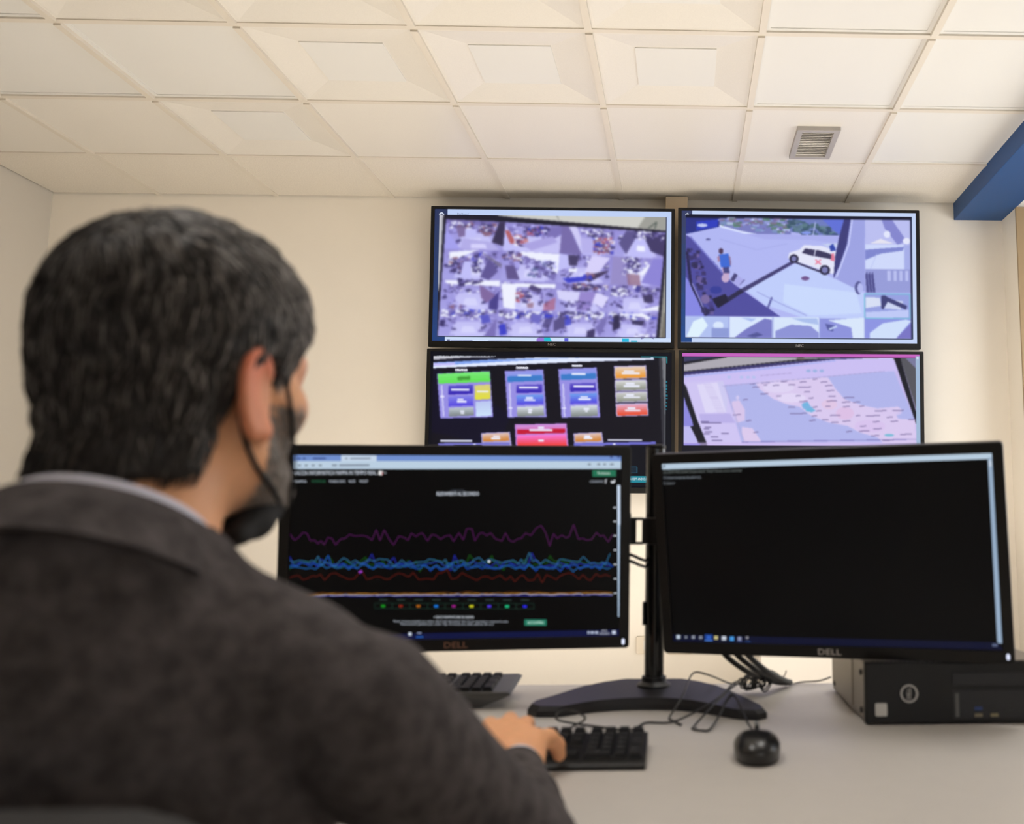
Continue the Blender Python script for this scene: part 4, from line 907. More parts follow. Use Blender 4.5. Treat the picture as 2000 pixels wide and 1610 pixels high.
# ------------------------------------------------------------------ mouse
mo = empty('computer_mouse', (.0990, 1.2980, DT), (0, 0, math.radians(-4)), label='black wired mouse lying on the right of the desk', cat='mouse')
def mouse_shell(z0, z1, sc=1.0, top=True):
    vs = []; fs = []; NR, NA = 14, 40
    for i in range(NR+1):
        t = i/NR                                      # 0 rim .. 1 top
        for k in range(NA):
            a = 2*math.pi*k/NA; ca, sa = math.cos(a), math.sin(a)
            rx, ry = .0335*sc, .0575*sc
            e = 2.5
            rr = (abs(ca)**e+abs(sa)**e)**(-1/e)
            x, y = rx*rr*ca, ry*rr*sa
            x *= 1-.10*(y/.0575)**2+.03*(y/.0575)
            s = math.cos(t*math.pi/2)**.62
            zz = math.sin(t*math.pi/2)**1.0
            hump = 1-.32*max(0, y*s/.0575)-.08*max(0, -y*s/.0575)
            w_ = .88+.12*min(1, t*3.2)
            vs.append((x*s*w_, y*s*w_-.004*t, z0+(z1-z0)*zz*hump))
    for i in range(NR):
        for k in range(NA): fs.append((i*NA+k, i*NA+(k+1) % NA, (i+1)*NA+(k+1) % NA, (i+1)*NA+k))
    fs.append(tuple(range(NA))[::-1]); fs.append(tuple(NR*NA+k for k in range(NA)))
    return vs, fs
vs, fs = mouse_shell(.003, .0365); m_ = MB(); m_.add(vs, fs); m_.build('shell', mat('mouse_plastic', rgb(24, 23, 23), .3), mo, smooth=True)
sk = MB(); N = 40
def egg(s): 
    out = []
    for k in range(N):
        a = 2*math.pi*k/N; ca, sa = math.cos(a), math.sin(a); rr = (abs(ca)**2.5+abs(sa)**2.5)**(-1/2.5); out.append((.0335*s*rr*ca*(1-.10*(rr*sa)**2), .0575*s*rr*sa))
    return out
sk.prism(egg(.84), 0.0008, .005); sk.build('skirt', M_blk, mo, smooth=True)
MB().tube([(0, .050, .0262), (0, .032, .0335), (0, .014, .0373)], .0011, 6).build('button_split', M_blk_gl, mo)
MB().cyl((-.0035, .034, .0325), (.0035, .034, .0325), .0075, n=20).build('scroll_wheel', M_grey_pl, mo, smooth=True)
MB().tube([(0, .054, .012), (0, .063, .012)], .0035, 10).build('cable_boot', M_blk, mo)

# ------------------------------------------------------------------ cables
cyaw, syaw = math.cos(YAW), math.sin(YAW)
def cable(name, pts, r, lab, n=8, grp='desk cables', m=None):
    mb = MB().tube(spline(pts, n), r, 7)
    return tag(mb.build(name, m or M_cable, smooth=True), lab, 'cable', grp)
Z0 = DT+.0022; ZB = DT+.0285
kz = lambda L: [(x, y, CZ+z) for (x, y, z) in L]
cable('keyboard_cable', kz([(-.1703,1.362,-.3),(-.1624,1.446,-.306),(-.1439,1.4329,-.294),(-.147,1.4392,-.288),(-.1681,1.4724,-.288),(-.1856,1.4718,-.290),(-.1855,1.4487,-.296),(-.166,1.4839,-.309),(-.1261,1.4803,-.3138),(-.0785,1.4578,-.3138),(-.0561,1.5064,-.3138),(-.0112,1.5075,-.312),(.0522,1.5552,-.290),(.0935,1.7099,-.288),(.1135,1.767,-.306)]), .0017, 'thin black keyboard cable curving in front of the stand base')
cable('mouse_cable', kz([(.1003,1.364,-.304),(.101,1.4245,-.306),(.0979,1.4667,-.306),(.0921,1.5096,-.296),(.0844,1.5438,-.284),(.0741,1.5499,-.284),(.0562,1.5097,-.306),(.0404,1.4531,-.313),(.0289,1.4496,-.3138),(.016,1.4602,-.3138),(.0189,1.478,-.312),(.0533,1.5471,-.292),(.0949,1.6867,-.288),(.1177,1.7606,-.306)]), .0017, 'thin black mouse cable running back over the stand base')
cable('loop_cable', kz([(-.0025,1.4882,-.3132),(-.017,1.522,-.3132),(-.0205,1.5406,-.313),(-.0069,1.5657,-.296),(.0039,1.6109,-.284),(.0102,1.6742,-.278),(.0203,1.7072,-.271),(.0372,1.6956,-.271),(.058,1.7278,-.283),(.0866,1.7903,-.304),(.1066,1.8087,-.309)]), .0017, 'thin black cable arching high behind the right arm of the base')
rn = random.Random(4); pts = []
for k in range(64):
    a = k*1.05+rn.uniform(-.4, .4); r1 = rn.uniform(.45, 1)
    c0 = (.131+.018*math.cos(k*.37), 1.747+.006*math.sin(k*.6))
    pts.append((c0[0]+.017*r1*math.cos(a), c0[1]+.010*math.sin(a*.7), DT+.019+.015*r1*math.sin(a)))
cable('cable_tangle', pts, .0015, 'tangled knot of thin black cable behind the stand base', 5)
for k, (dx, dz, lab) in enumerate(((0, 0, 'lowest of three thick monitor cables slanting down to the desk'), (.017, .004, 'middle of three thick monitor cables slanting down to the desk'), (.034, .006, 'topmost of three thick monitor cables slanting down to the desk'))):
    cable('monitor_cable', kz([(.040+dx, 1.652, -.165+dz), (.063+dx, 1.650, -.222+dz), (.112+dx*.8, 1.70, -.268+dz), (.168+dx*.5, 1.785, -.300+dz*.5), (.196+dx*.2, 1.822, -.3095+dz*.3)]), .0052, lab, 8, 'monitor cables')
cable('thin_cable', kz([(.200,1.820,-.313),(.2263,1.8447,-.312),(.2586,1.8342,-.308),(.2808,1.828,-.300)]), .0016, 'thin grey cable leading to the back of the computer case')
tie = MB(); tie.tube(kz([(.183,1.80,-.302),(.186,1.8,-.296),(.191,1.8,-.290),(.193,1.8,-.283)]), .0011, 6); tie.tube(kz([(.186,1.80,-.297),(.176,1.8,-.288),(.165,1.8,-.282)]), .0010, 6)
tag(tie.build('cable_tie', M_cable, smooth=True), 'cut black cable tie ends sticking up from the cables', 'cable tie')
for k, lab in ((0, 'upper of two black cables between left monitor and pole'), (1, 'lower of two black cables between left monitor and pole')):
    cable('video_cable', kz([(-.14,1.66,-.050-.011*k),(-.091,1.665,-.065-.011*k),(-.078,1.685,-.072-.011*k),(-.062,1.732,-.083-.011*k),(-.03,1.738,-.12-.011*k),(.02,1.70,-.19),(.05+.01*k,1.66,-.21)]), .0030, lab, 8, 'video cables')

# ------------------------------------------------------------------ person: implicit surfaces meshed on a sparse grid
def vlen(p): return np.sqrt((p*p).sum(-1))
def sph(p, c, r): return vlen(p-np.array(c, np.float32))-r
def ell(p, c, r):
    r = np.array(r, np.float32); q = (p-np.array(c, np.float32)); k0 = vlen(q/r); k1 = vlen(q/(r*r))
    return k0*(k0-1)/np.maximum(k1, 1e-6)
def cap(p, a, b, ra, rb=None):
    rb = ra if rb is None else rb
    a = np.array(a, np.float32); b = np.array(b, np.float32); ab = b-a
    t = np.clip(((p-a)@ab)/max(float(ab@ab), 1e-9), 0, 1)
    return vlen(p-a-t[:, None]*ab)-(ra+(rb-ra)*t)
def smin(a, b, k):
    h = np.maximum(k-np.abs(a-b), 0)/k; return np.minimum(a, b)-h*h*k*.25
def smax(a, b, k): return -smin(-a, -b, k)

def sdf_mesh(f, lo, hi, h, coarse=6, band=1.5):
    lo = np.array(lo, np.float64); H = h*coarse
    N = np.ceil((np.array(hi)-lo)/H).astype(int)
    ci = np.stack(np.meshgrid(*[np.arange(n) for n in N], indexing='ij'), -1).reshape(-1, 3)
    d = f((lo+(ci+.5)*H).astype(np.float32))
    ci = ci[np.abs(d) < band*H]
    off = np.stack(np.meshgrid(*[np.arange(coarse)]*3, indexing='ij'), -1).reshape(-1, 3)
    cells = (ci[:, None, :]*coarse+off[None]).reshape(-1, 3)
    S = (N*coarse+2).astype(np.int64)
    key = lambda c: (c[..., 0]*S[1]+c[..., 1])*S[2]+c[..., 2]
    corners = np.array([(i, j, k) for i in (0, 1) for j in (0, 1) for k in (0, 1)])
    ck = key(cells[:, None, :]+corners[None]); uk, inv = np.unique(ck.ravel(), return_inverse=True)
    up = np.stack([uk//(S[1]*S[2]), (uk//S[2]) % S[1], uk % S[2]], -1)
    val = np.empty(len(uk), np.float32)
    for s in range(0, len(uk), 400000): val[s:s+400000] = f((lo+up[s:s+400000]*h).astype(np.float32))
    V8 = val[inv].reshape(-1, 8); ins = V8 < 0
    act = ins.any(1) & ~ins.all(1)
    cells, V8 = cells[act], V8[act]
    acc = np.zeros((len(cells), 3)); cnt = np.zeros(len(cells))
    for a in range(8):
        for b in range(a+1, 8):
            if np.abs(corners[a]-corners[b]).sum() != 1: continue
            m = (V8[:, a] < 0) != (V8[:, b] < 0)
            t = V8[m, a]/(V8[m, a]-V8[m, b])
            acc[m] += corners[a]+t[:, None]*(corners[b]-corners[a]); cnt[m] += 1
    pos = lo+(cells+acc/cnt[:, None])*h
    k = key(cells); order = np.argsort(k); ks = k[order]
    def find(c):
        q = key(c); i = np.searchsorted(ks, q); i = np.clip(i, 0, len(ks)-1); return np.where(ks[i] == q, order[i], -1)
    quads = []
    for ax in range(3):
        e = np.zeros(3, int); e[ax] = 1; u = np.zeros(3, int); u[(ax+1) % 3] = 1; w = np.zeros(3, int); w[(ax+2) % 3] = 1
        c1 = [i for i in range(8) if tuple(corners[i]) == tuple(e)][0]
        m = (V8[:, 0] < 0) != (V8[:, c1] < 0)
        C = cells[m]; q = np.stack([np.nonzero(m)[0], find(C-u), find(C-u-w), find(C-w)], -1)
        flip = V8[m, 0] >= 0; q[flip] = q[flip][:, ::-1]
        quads.append(q[(q >= 0).all(1)])
    return pos, np.concatenate(quads)

def sdf_obj(name, f, lo, hi, h, m, parent, colour=None, relax=2, coarse=6):
    pos, quads = sdf_mesh(f, lo, hi, h, coarse)
    for _ in range(relax):                             # light smoothing along the edges
        s = np.zeros_like(pos); n = np.zeros(len(pos))
        for a in range(4):
            i, j = quads[:, a], quads[:, (a+1) % 4]
            np.add.at(s, i, pos[j]); np.add.at(s, j, pos[i]); np.add.at(n, i, 1); np.add.at(n, j, 1)
        pos = pos*.5+.5*s/np.maximum(n, 1)[:, None]
    me = bpy.data.meshes.new(name); me.vertices.add(len(pos)); me.vertices.foreach_set('co', pos.astype(np.float32).ravel())
    me.loops.add(quads.size); me.loops.foreach_set('vertex_index', quads.astype(np.int32).ravel())
    me.polygons.add(len(quads)); me.polygons.foreach_set('loop_start', np.arange(0, quads.size, 4, dtype=np.int32)); me.polygons.foreach_set('loop_total', np.full(len(quads), 4, np.int32))
    me.update(calc_edges=True); me.polygons.foreach_set('use_smooth', [True]*len(quads))
    me.validate()
    if colour is not None:
        c = colour(pos); at = me.attributes.new('tint', 'FLOAT_COLOR', 'POINT')
        at.data.foreach_set('color', np.concatenate([c, np.ones((len(c), 1))], 1).astype(np.float32).ravel())
    me.materials.append(m)
    return link(bpy.data.objects.new(name, me), parent)

def ss(a, b, x): t = np.clip((x-a)/(b-a), 0, 1); return t*t*(3-2*t)
def vnoise(p, s, seed=0):
    """cheap smooth pseudo-noise in -1..1"""
    q = p*s; r = np.random.RandomState(seed); o = np.zeros(len(p))
    for k in range(5):
        d = r.normal(size=3); d /= np.linalg.norm(d); ph = r.uniform(0, 6.28); o += np.sin(q@d*(1+.35*k)+ph+1.3*np.sin(q@np.roll(d, 1)*.7+ph))
    return o/5

man = empty('person', (-.42, .76, 0), label='grey haired man seen from behind in a dark grey jacket, typing at the keyboard', cat='person')
MAN0 = np.array([-.42, .76, 0.0])
# everything below is built in world coordinates minus MAN0
HC = np.array([-.414, .790, CZ+.112])-MAN0
hy, hp, hr = math.radians(-18), math.radians(1), math.radians(0)
HR = np.array(Matrix.Rotation(hy, 3, 'Z')@Matrix.Rotation(hp, 3, 'X')).astype(np.float32)
def hl(p): return (p-HC.astype(np.float32))@HR          # world -> head frame
def hw(q): return np.array(q)@HR.T+HC                    # head frame -> world

def rotz(p, c, a):
    c = np.array(c, np.float32); q = p-c; ca, sa = math.cos(a), math.sin(a)
    return np.stack([q[:, 0]*ca+q[:, 1]*sa, -q[:, 0]*sa+q[:, 1]*ca, q[:, 2]], -1)
def ear_sdf(q, s):
    """outer ear on side s (+1 right); frame turned so the rim stands off the head behind"""
    e = q*np.array([s, 1, 1], np.float32)
    l = rotz(e, (.0800, -.012, -.014), math.radians(16))      # x out, y forward
    ca, sa = math.cos(math.radians(12)), math.sin(math.radians(12))
    l = np.stack([l[:, 0], l[:, 1]*ca+l[:, 2]*sa, -l[:, 1]*sa+l[:, 2]*ca], -1)
    d = ell(l, (0, 0, 0), (.0065, .022, .038))
    rim = np.full(len(q), 9.0, np.float32); prev = None
    for k in range(12):
        a = math.radians(20+k*25); pt = (.003+.002*math.sin(a), .0205*math.cos(a)-.002, .035*math.sin(a)+.001)
        if k and k < 10: rim = np.minimum(rim, cap(l, prev, pt, .0042))
        prev = pt
    d = smin(d, rim, .006)
    d = smin(d, sph(l, (.002, .004, -.031), .008), .01)          # lobe
    d = smax(d, -ell(l, (.011, .004, .003), (.008, .010, .017)), .006)   # hollow
    return d
def skull(q):
    d = ell(q, (0, -.006, .034), (.0765, .091, .086))
    d = smin(d, ell(q, (0, -.034, .010), (.064, .064, .070)), .03)
    return d
def head_sdf(q):
    d = skull(q)
    d = smin(d, ell(q, (0, .028, -.042), (.059, .058, .074)), .03)
    for s in (-1, 1):
        d = smin(d, cap(q, (s*.054, .000, -.058), (s*.026, .066, -.090), .017, .017), .03)
        d = smin(d, sph(q, (s*.049, .052, -.020), .022), .025)
        d = smax(d, -sph(q, (s*.032, .098, .006), .015), .014)
        d = smin(d, sph(q, (s*.032, .077, .005), .0125), .004)
        d = smin(d, sph(q, (s*.013, .094, -.032), .009), .010)
    d = smin(d, sph(q, (0, .085, -.086), .020), .03)
    d = smin(d, cap(q, (-.036, .080, .024), (.036, .080, .024), .013), .015)
    d = smin(d, cap(q, (0, .090, .012), (0, .105, -.028), .008, .0105), .014)
    d = smin(d, cap(q, (-.018, .085, -.056), (.018, .085, -.056), .008), .008)
    d = smin(d, cap(q, (-.016, .084, -.068), (.016, .084, -.068), .008), .008)
    for s in (-1, 1): d = smin(d, ear_sdf(q, s), .008)
    return d
def P(x, y, z): return np.array([x, y, CZ+z])-MAN0
NK0, NK1 = hw((0, -.026, -.045)), P(-.42, .712, -.08)
SR, ER, WR = P(-.240, .715, -.142), P(-.139, .885, -.292), P(-.186, 1.118, -.287)
SL, EL, WL = P(-.595, .700, -.135), P(-.665, .860, -.272), P(-.485, 1.040, -.286)
HIP = P(-.43, .74, -.50)
def finger(p, pts, rs):
    d = np.full(len(p), 9.0, np.float32)
    for k in range(len(pts)-1): d = smin(d, cap(p, pts[k], pts[k+1], rs[k], rs[k+1]), .004) if k else cap(p, pts[0], pts[1], rs[0], rs[1])
    return d
def hand_r(p):
    w = P(-.193, 1.130, -.284); K = [P(-.238, 1.213, -.261), P(-.218, 1.220, -.2585), P(-.198, 1.214, -.261), P(-.181, 1.196, -.268)]
    d = cap(p, WR, w, .026, .026)
    for i, k in enumerate(K):
        d = smin(d, cap(p, w+np.array([(-.012, 0, .0), (-.004, 0, .002), (.005, 0, .0), (.014, 0, -.003)][i]), k, .0165, .0122), .014)
    chains = [([K[0], P(-.245, 1.252, -.262), P(-.247, 1.268, -.280), P(-.247, 1.272, -.2955)], (.0112, .0098, .0088, .0078)),
              ([K[1], P(-.222, 1.264, -.259), P(-.223, 1.282, -.278), P(-.223, 1.286, -.2945)], (.0115, .0100, .0090, .0078)),
              ([K[2], P(-.199, 1.256, -.262), P(-.198, 1.272, -.280), P(-.198, 1.275, -.2955)], (.0110, .0096, .0086, .0076)),
              ([K[3], P(-.165, 1.213, -.270), P(-.157, 1.226, -.281), P(-.154, 1.231, -.2945)], (.0122, .0112, .0102, .0088)),
              ([w+np.array((-.020, .012, -.006)), P(-.242, 1.180, -.287), P(-.257, 1.215, -.294), P(-.258, 1.240, -.298)], (.015, .0125, .0112, .0092))]
    for c, r in chains: d = smin(d, finger(p, c, r), .007)
    d = smin(d, cap(p, w+np.array((.016, .008, -.006)), K[3]+np.array((.004, -.006, -.004)), .0155, .0135), .010)
    return d
def hand_l(p):
    w = P(-.476, 1.050, -.286); a = np.array([.55, .83, 0]); s = np.array([-.83, .55, 0])
    K = [w+a*.088+s*o+np.array([0, 0, z]) for o, z in ((-.030, .006), (-.010, .010), (.010, .008), (.028, .002))]
    d = cap(p, WL, w, .026, .026)
    for i, k in enumerate(K): d = smin(d, cap(p, w+s*(-.014+.009*i), k, .0160, .0118), .014)
    for i, k in enumerate(K):
        L = (.9, 1.0, .94, .75)[i]
        d = smin(d, finger(p, [k, k+a*.038*L+np.array([0, 0, .0]), k+a*.058*L+np.array([0, 0, -.012]), k+a*.066*L+np.array([0, 0, -.022])], (.0108, .0096, .0086, .0076)), .007)
    d = smin(d, finger(p, [w-s*.018+a*.012, w-s*.042+a*.045+np.array([0, 0, -.004]), w-s*.05+a*.075+np.array([0, 0, -.010]), w-s*.05+a*.095+np.array([0, 0, -.014])], (.015, .0122, .011, .009)), .007)
    return d
def near(p, c, r, fn):
    """evaluate fn only near c; elsewhere a safe distance"""
    d = vlen(p-np.array(c, np.float32))-r; out = np.maximum(d, 0)+.03; m = d < .03
    if m.any(): out[m] = fn(p[m])
    return out.astype(np.float32)
def torso(p, g=0.0):
    d = ell(p, P(-.425, .705, -.235), (.178-g, .118-g, .205-g))
    d = smin(d, ell(p, P(-.428, .715, -.45), (.170-g, .118-g, .28-g)), .06)
    d = smin(d, cap(p, P(-.42, .712, -.055), SR+np.array((-.015, 0, .008)), .060-g, .062-g), .035)
    d = smin(d, cap(p, P(-.42, .712, -.055), SL+np.array((.015, 0, .008)), .060-g, .062-g), .035)
    d = smin(d, cap(p, P(-.422, .702, -.050), P(-.422, .700, -.12), .086-g*1.6, .105-g), .03)
    return d
def arm(p, s, g=0.0):
    S, E, W = (SR, ER, WR) if s > 0 else (SL, EL, WL)
    d = cap(p, S, E, .066-g, .043-g*.6)
    return smin(d, cap(p, E, W, .043-g*.7, .0310-g*.4), .012)
def body_sdf(p):
    d = near(p, HC, .17, lambda q: head_sdf(hl(q)))
    d = smin(d, cap(p, NK0, NK1, .0565, .066), .028)
    d = smin(d, torso(p, .018), .03)
    for s in (1, -1): d = smin(d, arm(p, s, .018), .02)
    d = smin(d, near(p, P(-.20, 1.20, -.275), .13, hand_r), .008)
    d = smin(d, near(p, P(-.44, 1.12, -.285), .15, hand_l), .008)
    return d
SKIN, RED, STUB, PALE = np.array(rgb(226, 166, 124)), np.array(rgb(220, 126, 96)), np.array(rgb(138, 116, 102)), np.array(rgb(222, 168, 144))
def skin_colour(pos):
    q = (pos-HC)@HR.astype(float); c = np.tile(SKIN, (len(pos), 1)); n = vnoise(pos, 260, 2)[:, None]
    def mixc(c, t, w): w = np.clip(w, 0, 1)[:, None]; return c*(1-w)+t*w
    ear = ss(.076, .086, np.abs(q[:, 0]))*(np.abs(q[:, 1]+.012) < .05)*(np.abs(q[:, 2]+.012) < .06)
    c = mixc(c, RED, ear*(.55+.45*ss(-.03, .02, q[:, 2])))
    beard = ss(.012, .028, q[:, 1])*ss(-.012, -.034, q[:, 2])*(1-ss(.055, .075, q[:, 1])*ss(-.085, -.03, q[:, 2]))*ss(-.135, -.118, q[:, 2])
    c = mixc(c, STUB, beard*.85)
    jaw = ss(-.02, .02, q[:, 1])*ss(-.08, -.10, q[:, 2])*ss(-.16, -.14, q[:, 2])
    c = mixc(c, STUB, jaw*.28)
    c = mixc(c, PALE, ss(.06, .085, q[:, 1])*(q[:, 2] > -.03)*(q[:, 2] < .05)*.6)
    lips = (np.abs(q[:, 0]) < .022)*(q[:, 1] > .081)*(np.abs(q[:, 2]+.062) < .012); c = mixc(c, np.array(rgb(176, 100, 90)), lips*.7)
    eye = (np.abs(np.abs(q[:, 0])-.032) < .010)*(q[:, 1] > .082)*(np.abs(q[:, 2]-.005) < .006); c = mixc(c, np.array(rgb(70, 56, 50)), eye*.8)
    return c*(1+.06*n)
M_skin = mat('skin', rgb(190, 134, 98), .5, spec=.35, sub=.12, attr='tint')
M_jacket = mat('jacket_wool', rgb(74, 69, 69), .95, spec=.15, noise=(58, .38), bump=(300, .5, .003))
sdf_obj('body', body_sdf, (-.36, -.22, .40), (.36, .60, CZ+.27), .0036, M_skin, man, skin_colour, 1)

# jacket
def jacket_sdf(p):
    d = torso(p)
    d = d+.0030*vnoise(p, 22, 5)
    for s in (1, -1):
        a = arm(p, s)
        E, W, S = (ER, WR, SR) if s > 0 else (EL, WL, SL)
        t = np.clip((p-E)@(W-E)/float((W-E)@(W-E)), -.2, 1.2)
        a = a+.0030*np.sin(t*30+2*vnoise(p, 14, 8))*ss(.95, .5, t)*ss(-.2, .1, t)+.0028*vnoise(p, 26, 9)
        ax = ((W-E)/np.linalg.norm(W-E)).astype(np.float32)
        a = smax(a, (p-(W+ax*.004).astype(np.float32))@ax, .004)
        seam = .0065*np.exp(-((a-d)/.007)**2)
        d = smin(d, a, .010)+seam
    # neck opening: plane that tilts down towards the throat
    nrm = np.array([0, .50, .866], np.float32); c0 = P(-.42, .715, -.022).astype(np.float32)
    cut = np.maximum((p-c0)@nrm, vlen((p-c0)-((p-c0)@nrm)[:, None]*nrm)-.075)
    hole = smax(-((p-c0)@nrm)-.04, vlen((p-c0)-((p-c0)@nrm)[:, None]*nrm)-.072, .006)
    d = smax(d, -hole, .006)
    return d
jk = sdf_obj('jacket', jacket_sdf, (-.38, -.22, .36), (.38, .56, CZ+.08), .0045, M_jacket, man, None, 1)
# collars: tilted rings round the neck
def ring_part(name, rb, rt, h0, h1, th, m, parent, ctr, tilt, gap=None, lift=None):
    N = 72; a0, a1 = (0, 2*math.pi) if gap is None else (math.pi/2+gap, math.pi/2+2*math.pi-gap)
    prof = [(rb, h0), (rb*.45+rt*.55+.001, (h0*.4+h1*.6)), (rt, h1-.002), (rt-th*.5, h1), (rt-th, h1-.002), (rb-th, h0)]
    vs = []; fs = []; n = len(prof)
    ct, st_ = math.cos(tilt), math.sin(tilt)
    for i in range(N+1):
        a = a0+(a1-a0)*i/N; k = 1+.0*math.sin(a)
        for (r, z) in prof:
            z2 = z+(lift(a) if lift else 0)
            x, y = r*math.cos(a)*.98, r*math.sin(a)*1.04
            vs.append((ctr[0]+x, ctr[1]+y*ct+z2*st_, ctr[2]-y*st_+z2*ct))
    for i in range(N):
        for k in range(n): fs.append((i*n+k, i*n+(k+1) % n, (i+1)*n+(k+1) % n, (i+1)*n+k))
    fs.append(tuple(range(n))); fs.append(tuple(N*n+k for k in range(n))[::-1])
    return MB().add(vs, fs).build(name, m, parent, smooth=True)
M_shirt = mat('shirt_cotton', rgb(206, 204, 218), .8)
cc = P(-.422, .716, -.006)
ring_part('shirt_collar', .0735, .0690, -.045, .004, .003, M_shirt, man, cc, math.radians(27))
jc = ring_part('jacket_collar', .096, .0775, -.050, -.0045, .006, M_jacket, man, cc, math.radians(27))
# cuff of the shirt at the right wrist
ax = (WR-ER)/np.linalg.norm(WR-ER)
MB().tube([tuple(WR-ax*.02), tuple(WR+ax*.006), tuple(WR+ax*.012)], .03, 28, [.0290, .0296, .0290]).build('shirt_cuff', M_shirt, man, smooth=True)
axl = (WL-EL)/np.linalg.norm(WL-EL)
MB().tube([tuple(WL-axl*.02), tuple(WL+axl*.006), tuple(WL+axl*.012)], .03, 28, [.0290, .0296, .0290]).build('shirt_cuff', M_shirt, man, smooth=True)
# trousers and shoes under the desk
def legs(p):
    d = ell(p, P(-.43, .76, -.56), (.175, .15, .10))
    for s in (-1, 1):
        hip, knee, ank = P(-.43+s*.09, .78, -.555), P(-.43+s*.14, 1.19, -.520), P(-.43+s*.14, 1.22, -.96)
        d = smin(d, cap(p, hip, knee, .085, .066), .05); d = smin(d, cap(p, knee, ank, .064, .052), .03)
    return d
sdf_obj('trousers', legs, (-.25, -.2, .05), (.25, .60, .64), .010, mat('trouser_wool', rgb(42, 42, 46), .9), man, None, 2, 4)
for s in (-1, 1):
    def shoe(p, s=s):
        d = cap(p, P(-.43+s*.14, 1.19, -1.018), P(-.43+s*.145, 1.38, -1.022), .042, .036); d = smin(d, cap(p, P(-.43+s*.14, 1.20, -.99), P(-.43+s*.14, 1.21, -.95), .043, .043), .03)
        return smax(d, -(p[:, 2]-.001), .003)
    sdf_obj('shoe', shoe, (-.25, .3, -.01), (.25, .75, .18), .008, mat('shoe_leather', rgb(24, 20, 18), .35), man, None, 1, 4)

# ---- hair: a close cap plus many strands
def hair_line(q):
    """>0 inside the hair region (head frame); depends on how far forward and how high a point sits"""
    y, z = q[:, 1], q[:, 2]
    low = np.interp(y, [-.13, -.075, -.052, -.040, -.030, -.018, .004, .016, .020, .036, .040, .060, .085, .12], [-.086, -.086, -.080, -.056, -.020, .014, .020, .014, -.030, -.030, .012, .040, .072, .078])
    return z-low
def hair_outer(q):
    th = .0090+.0065*ss(.02, .10, q[:, 2])+.002*ss(-.02, -.07, q[:, 1])*ss(-.09, -.02, q[:, 2])+.009*ss(-.01, -.05, q[:, 2])*ss(-.01, -.05, q[:, 1])
    th = th*(1-.55*ss(.03, .06, np.abs(q[:, 0]))*ss(-.02, .02, q[:, 1])*ss(.05, .0, q[:, 2]))
    base = np.minimum(skull(q), cap(q, (0, -.026, -.045), (0, -.05, -.12), .056, .056))
    d = base-th+.0022*vnoise(q, 75, 3)+.0016*vnoise(q, 160, 4)
    reg = -hair_line(q)+.003*vnoise(q, 120, 6)
    return smax(d, reg*.8, .010), base
def hair_cap(p):
    d, base = hair_outer(hl(p))
    return smax(d, -(base+.004), .004)
HD, HG, HB = np.array(rgb(40, 34, 30)), np.array(rgb(142, 134, 128)), np.array(rgb(58, 50, 44))
def grey_amount(q):
    return np.clip(.24+.60*ss(-.02, .06, q[:, 1])*ss(.02, .06, np.abs(q[:, 0]))+.16*ss(.05, .12, q[:, 2])-.12*ss(-.03, -.07, q[:, 2]), .02, .9)
def hair_colour(pos):
    q = (pos-HC)@HR.astype(float); g = grey_amount(q)[:, None]
    n = (vnoise(q*np.array([1, 1, .35]), 210, 1)[:, None]*.5+.5)
    w = np.clip(g*(.4+1.0*n), 0, .85)
    return HD*(1-w*.55)+HG*w*.4
M_hair = mat('hair', (.05, .04, .035), .55, spec=.4, attr='tint')
hair = sdf_obj('hair', hair_cap, (-.14, -.16, CZ-.02), (.14, .16, CZ+.29), .003, M_hair, man, hair_colour, 1)

